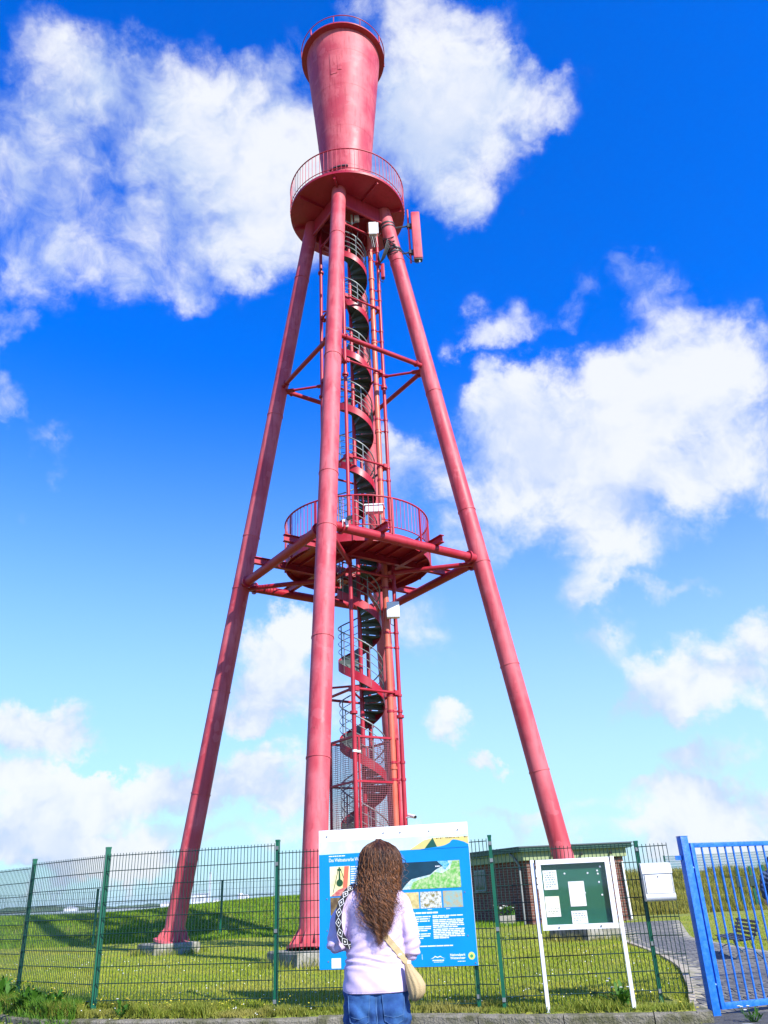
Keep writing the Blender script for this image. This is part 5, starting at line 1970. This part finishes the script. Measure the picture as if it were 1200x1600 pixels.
    fac = pt.math('MAXIMUM', ring_, dot)
    pt.put(pb.inputs['Base Color'], pt.mix(fac, (.012, .012, .014), (.75, .75, .72)))
    pb.inputs['Roughness'].default_value = .8
    line = [(-.262, 5.23, 1.338), (-.290, 5.175, 1.333), (-.325, 5.125, 1.298), (-.352, 5.105, 1.245), (-.364, 5.097, 1.19), (-.364, 5.095, 1.135), (-.352, 5.098, 1.085), (-.328, 5.105, 1.05), (-.30, 5.13, 1.03)]
    P = [Vector(p) for p in line]
    fine = []
    for i in range(len(P) - 1):
        for k in range(5):
            fine.append(P[i].lerp(P[i + 1], k / 5))
    fine.append(P[-1])
    for it in range(3):
        fine = [fine[0]] + [(fine[i - 1] + fine[i] * 2 + fine[i + 1]) / 4 for i in range(1, len(fine) - 1)] + [fine[-1]]
    me = bpy.data.meshes.new('strap_band')
    vs, fs, uvs = [], [], []
    Lc = 0
    for i, p in enumerate(fine):
        d_ = (fine[min(i + 1, len(fine) - 1)] - fine[max(i - 1, 0)]).normalized()
        nrm = Vector((-.25, -1, .25)).normalized()
        nrm = (nrm - d_ * nrm.dot(d_)).normalized()
        s_ = d_.cross(nrm)
        if i:
            Lc += (fine[i] - fine[i - 1]).length
        for (a, b_) in ((-1, 0), (1, 0), (1, -1), (-1, -1)):
            vs.append(p + s_ * a * .019 + nrm * (.004 + b_ * .003))
            uvs.append((.5 + a * .5, Lc / .052))
    for i in range(len(fine) - 1):
        for k in range(4):
            fs.append((i * 4 + k, i * 4 + (k + 1) % 4, (i + 1) * 4 + (k + 1) % 4, (i + 1) * 4 + k))
    me.from_pydata([v[:] for v in vs], [], fs)
    ul = me.uv_layers.new(name='UVMap')
    for lp in me.loops:
        ul.data[lp.index].uv = uvs[lp.vertex_index]
    me.materials.append(patt)
    me.update()
    link('band', me, cs, True)


build_woman()


def build_walker():
    """second visitor at the right edge"""
    x, y = 8.37, 20.0
    g = float(H(x, y))
    t = thing('person', 'person in a dark blue jacket behind the gate bars at the right edge', 'person', (x, y, g))
    b = MB()
    head(b, (x + .03, y, g + 1.55), (-.5, .8, 0))
    limb(b, [(x + .02, y, g + 1.47), (x + .01, y, g + 1.34)], [.055, .06])
    loft(b, [(x, y, g + .85, .15, .11), (x, y, g + 1.0, .14, .1), (x, y, g + 1.2, .17, .11), (x + .01, y, g + 1.38, .13, .08)])
    for k in (-1, 1):
        limb(b, [(x + .19 * k, y, g + 1.33), (x + .25 * k, y + .02, g + 1.05), (x + .22 * k, y + .12, g + .83)], [.05, .04, .028])
        hand(b, (x + .22 * k, y + .12, g + .82), (-.1 * k, .2, -1), (-k, .1, 0), k)
        limb(b, [(x + .09 * k, y, g + .9), (x + .1 * k, y, g + .46), (x + .1 * k, y, g + .08)], [.085, .06, .04])
        limb(b, [(x + .1 * k, y - .02, g + .04), (x + .11 * k, y + .15, g + .035)], [.035, .03])
    link('body', remesh(b, .01, 'walker_body', SKIN, 3), t, True)
    jm = mat('navy_jacket', (.012, .03, .085), .75, (.03, .07, .16), 8, .8, .4, 120)
    j = MB()
    loft(j, [(x, y, g + .78, .2, .16), (x, y, g + .95, .19, .15), (x, y, g + 1.15, .2, .15), (x, y, g + 1.32, .19, .13), (x + .01, y, g + 1.42, .09, .08)], 28)
    for k in (-1, 1):
        limb(j, [(x + .18 * k, y, g + 1.33), (x + .26 * k, y + .02, g + 1.06), (x + .225 * k, y + .11, g + .86)], [.075, .065, .05], 16)
    me = remesh(j, .012, 'jacket', jm, 4)
    displace(me, lambda a, c, z: .008 * np.sin(z * 60 + a * 40))
    link('jacket', me, t, True)
    tr = MB()
    loft(tr, [(x, y, g + .72, .17, .13), (x, y, g + .92, .17, .12)], 24)
    for k in (-1, 1):
        limb(tr, [(x + .09 * k, y, g + .82), (x + .1 * k, y, g + .45), (x + .1 * k, y, g + .07)], [.098, .08, .07], 16)
    link('trousers', remesh(tr, .012, 'trousers', DARKGREY, 4), t, True)
    h = MB()
    ball(h, (x + .035, y - .012, g + 1.585), .108, (1, 1.05, 1.0), 18)
    h.box((x - .04, y - .1, g + 1.47), (x + .1, y - .03, g + 1.56))
    link('hair', remesh(h, .01, 'short_hair', mat('dark_hair', (.03, .02, .015), .6), 3), t, True)
    for k in (-1, 1):
        s_ = MB()
        limb(s_, [(x + .1 * k, y - .03, g + .045), (x + .11 * k, y + .16, g + .04)], [.045, .04])
        link('shoe', remesh(s_, .01, 'dark_shoe', BLACK, 3), t, True)


build_walker()


# ------------------------------------------------------------------ grass, weeds and flowers
def blades(name, X, Y, hgt, wid, m, lean=.5, label='', tintp=1.0, z_extra=0.0, seed=1):
    g = np.random.default_rng(seed)
    n = len(X)
    Z = H(X, Y) - .005 + z_extra
    a = g.uniform(0, 2 * PI, n)
    h = hgt * g.uniform(.55, 1.25, n)
    w = wid * g.uniform(.7, 1.3, n)
    la = g.uniform(0, 2 * PI, n)
    le = lean * h * g.uniform(.1, 1.0, n)
    P = np.stack([X, Y, Z], -1)
    s = np.stack([np.cos(a), np.sin(a), np.zeros(n)], -1) * w[:, None] / 2
    ld = np.stack([np.cos(la), np.sin(la), np.zeros(n)], -1) * le[:, None]
    up = np.zeros((n, 3))
    up[:, 2] = h
    mid = P + up * .55 + ld * .3
    V = np.stack([P - s, P + s, mid + s * .75, mid - s * .75, P + up + ld], 1).reshape(-1, 3)
    i = np.arange(n)[:, None] * 5
    F = np.concatenate([i + np.array([[0, 1, 2]]), i + np.array([[0, 2, 3]]), i + np.array([[3, 2, 4]])], 0)
    tn = np.repeat(g.uniform(0, 1, n) ** tintp, 5)
    o = link(name, raw_mesh(name, V, F, m, tn))
    tag(o, label, name.replace('_', ' '), kind='stuff')
    return o


def build_grass():
    g = np.random.default_rng(3)

    def scatter(n, y0, y1, xw, p=1.6):
        u = g.uniform(0, 1, n)
        e = 1 - p
        Y = (y0 ** e + u * (y1 ** e - y0 ** e)) ** (1 / e)
        X = g.uniform(-1, 1, n) * (xw * Y / 12 + .5)
        return X, Y

    def path_mask(X, Y):
        l = pathx(Y)
        r = np.interp(Y, [p[1] for p in PATH_R], [p[0] for p in PATH_R])
        return ~((X > l - .04) & (X < r) & (Y > 10.9) & (Y < 28.2))
    X, Y = scatter(230000, 11.3, 31.0, 6.8)
    k = path_mask(X, Y) & (Y > yk(X) + .5) & ((X < 3.3) | (Y > 11.6))
    hut = (X > 1.3) & (X < 7.7) & (Y > 30 + np.maximum(0, (4.3 - X)) * 2.1)
    k &= ~hut
    X, Y = X[k], Y[k]
    blades('lawn_grass', X, Y, .045, .011, LAWN, .9, 'short mown yellowish green lawn under the tower', seed=4)
    # left dyke
    n = 90000
    X = g.uniform(-24, 4, n)
    Y = g.uniform(29.5, 41, n)
    k = ~((X > .8) & (Y > 30 + np.maximum(0, (4.3 - X)) * 2.1))
    X, Y = X[k], Y[k]
    blades('dyke_grass', X, Y, .13, .028, DYKE, .8, 'green grass on the dyke behind the tower', seed=5)
    # right dyke: long dry grass
    n = 70000
    X = g.uniform(7, 26, n)
    Y = g.uniform(33.8, 45, n)
    k = ~((X < 7.9) & (Y < 38))
    tall = .14 + .20 * (np.sin(X[k] * 1.7 + Y[k]) * np.sin(X[k] * .9 - Y[k] * 1.3) > .2) + .12 * g.uniform(0, 1, k.sum()) ** 3
    blades('tall_dry_grass', X[k], Y[k], tall, .02, DRY, .9, 'long dry yellow grass on the dyke behind the bench', seed=6)
    # rough verge between kerb and fence
    n = 26000
    X = g.uniform(-7.0, 3.25, n)
    Y = yk(X) + .10 + np.abs(g.normal(0, .28, n))
    k = (g.uniform(0, 1, n) < np.where(X < -1.2, 1.0, .55)) & (Y < yk(X) + 1.1)
    X, Y = X[k], Y[k]
    hh = np.where(X < -2.5, .10, .07) * (.6 + .8 * (np.sin(X * 5.1) * np.sin(X * 2.3 + Y * 4) > .1))
    blades('verge_grass', X, Y, hh, .010, VERGE, .9, 'rough tufted grass along the kerb under the fence', seed=7)
    # tufts round the footings
    fx, fy = [], []
    for k in range(4):
        c = leg_pt(k, 0)
        a = g.uniform(0, 2 * PI, 900)
        q = .62 + np.abs(g.normal(0, .10, 900)) + .2 * np.abs(np.sin(2 * (a - A0)))
        fx.append(c.x + q * np.cos(a))
        fy.append(c.y + q * np.sin(a))
    blades('footing_grass', np.concatenate(fx), np.concatenate(fy), .16, .012, VERGE, .9, 'longer grass round the concrete footings of the tower', seed=9)
    n = 5000
    X = -4.4 - 3.2 * g.uniform(0, 1, n) ** 1.3
    Y = yk(X) + np.abs(g.normal(.2, .35, n))
    blades('weed_grass', X, Y, .17, .013, LEAF, .8, 'taller dark green grass at the left fence corner', seed=8)


build_grass()


def build_weeds():
    r = random.Random(17)
    fl_w = mat('white_petal', (.80, .80, .76), .6)
    fl_y = mat('yellow_petal', (.75, .62, .05), .6)
    spots = [(-5.9, 13.55, .42, 'broad leafed weed at the foot of the far left fence post'), (-5.3, 13.05, .38, 'broad leafed weed between the two left fence posts'), (-4.85, 12.75, .30, 'low leafy weed beside the fence corner post'),
             (-6.6, 14.2, .4, 'broad leafed weed at the left picture edge under the fence'), (-2.0, 17.0, .35, 'long leafed weed in front of the front tower footing'), (-3.7, 12.15, .2, 'small weed right of the fence corner post'),
             (2.5, 10.95, .3, 'weed at the foot of the right notice board post'), (3.25, 10.75, .18, 'small weed left of the blue gate post'), (3.75, 10.3, .14, 'low white flowering weed under the blue gate')]
    for (x, y, h, lab) in spots:
        z = float(H(x, y))
        if y < 10.5:
            z = -.118
        t = thing('weed_plant', lab, 'weed', (x, y, z), group='weeds along the fence')
        mb = MB()
        nl = 34 if h > .25 else 22
        stem = MB()
        for i in range(nl):
            a = r.uniform(0, 2 * PI)
            el = r.uniform(.3, 1.3)
            ln = h * r.uniform(.5, 1.0)
            w = h * r.uniform(.10, .20)
            d = Vector((math.cos(a) * math.cos(el), math.sin(a) * math.cos(el), math.sin(el)))
            s = Vector((-math.sin(a), math.cos(a), 0))
            o = Vector((r.uniform(-.09, .09), r.uniform(-.06, .06), r.uniform(0, h * .3)))
            P = [o, o + d * ln * .35 + Vector((0, 0, .02)), o + d * ln * .7, o + d * ln + Vector((0, 0, -.18 * ln))]
            mb.add([P[0], P[1] - s * w * .5, P[1] + s * w * .5, P[2] - s * w * .42, P[2] + s * w * .42, P[3]], [(0, 1, 2), (1, 3, 4, 2), (3, 5, 4)])
            if i < 8:
                stem.tube([(0, 0, 0), tuple(o * .5), tuple(P[1])], .005, 5)
        mb.build('leaves', LEAF, t, None, kind='stuff')
        stem.build('stem', LEAF, t, 60)
        for i in range(5 if h > .2 else 4):
            c = Vector((r.uniform(-.13, .13), r.uniform(-.08, .08), h * r.uniform(.6, 1.0)))
            MB().tube([(c.x * .2, c.y * .2, 0), (c.x * .8, c.y * .8, c.z * .6), (c.x, c.y, c.z + .004)], .003, 4).build('stalk', LEAF, t, None)
            if 'white' in lab or 'notice' in lab or r.random() < .3:
                m = fl_w
            else:
                m = fl_y
            MB().lathe([(0, c.z), (.012, c.z + .004), (.02, c.z + .012), (.01, c.z + .015), (0, c.z + .01)], c, 8).build('flower', m, t, 60)
    # daisies and clover in the lawn
    for nm, m, n, lab in (('daisies', fl_w, 420, 'white daisies and clover scattered over the lawn'), ('hawkbit', fl_y, 260, 'small yellow flowers along the fence foot')):
        mb = MB()
        for i in range(n):
            if nm == 'daisies':
                y = 11.6 + 12 * r.random() ** 1.8
                x = r.uniform(-.5, .3) * y
            else:
                x = r.uniform(-6.8, -1.5) if r.random() < .8 else r.uniform(-1.5, 3)
                y = float(yk(x)) + .25 + abs(r.gauss(0, .5))
            if x > float(pathx(y)) - .1 and y > 10.9:
                continue
            z = float(H(x, y)) + (.05 if nm == 'daisies' else r.uniform(.06, .16))
            s = r.uniform(.005, .012)
            pts = [(x + s * math.cos(k * PI / 3), y + s * math.sin(k * PI / 3), z + .004 * (k % 2)) for k in range(6)]
            mb.add(pts + [(x, y, z + .012)], [(k, (k + 1) % 6, 6) for k in range(6)])
        tag(mb.build(nm, m, None, None), lab, 'flowers', kind='stuff')
    # broken concrete and stones at the lower left
    stones = [(-4.25, 12.2, .16, .07, 'pale broken stone below the fence corner post'), (-6.4, 13.9, .13, .06, 'small pale stone at the far left of the kerb'), (-3.0, 11.6, .10, .04, 'flat grey stone on the kerb right of the fence corner')]
    for (x, y, a, b, lab) in stones:
        bm = bmesh.new()
        bmesh.ops.create_icosphere(bm, subdivisions=2, radius=1)
        for v in bm.verts:
            k = 1 + .22 * math.sin(v.co.x * 5 + v.co.y * 3) * math.cos(v.co.z * 4 + x)
            v.co = Vector((v.co.x * a * k, v.co.y * a * .7 * k, max(-.5, v.co.z) * b * k))
        me = bpy.data.meshes.new('stone')
        bm.to_mesh(me)
        bm.free()
        me.materials.append(CONC)
        o = link('stone', me, loc=(x, y, float(H(x, y)) + .02))
        tag(o, lab, 'stone', 'loose stones along the kerb')


build_weeds()


# ------------------------------------------------------------------ sea air
def build_haze():
    m = bpy.data.materials.new('sea_air')
    m.use_nodes = True
    nt = m.node_tree
    nt.nodes.clear()
    out = nt.nodes.new('ShaderNodeOutputMaterial')
    v = nt.nodes.new('ShaderNodeVolumePrincipled')
    v.inputs['Color'].default_value = (.80, .90, 1.0, 1)
    v.inputs['Density'].default_value = .00005
    v.inputs['Anisotropy'].default_value = .2
    nt.links.new(v.outputs[0], out.inputs['Volume'])
    o = MB().box((-12500, -12500, -3.0), (12500, 12500, 88)).build('haze', m, None, None)
    tag(o, 'thin pale sea air between the viewer and the far shore', 'haze', kind='stuff')


build_haze()
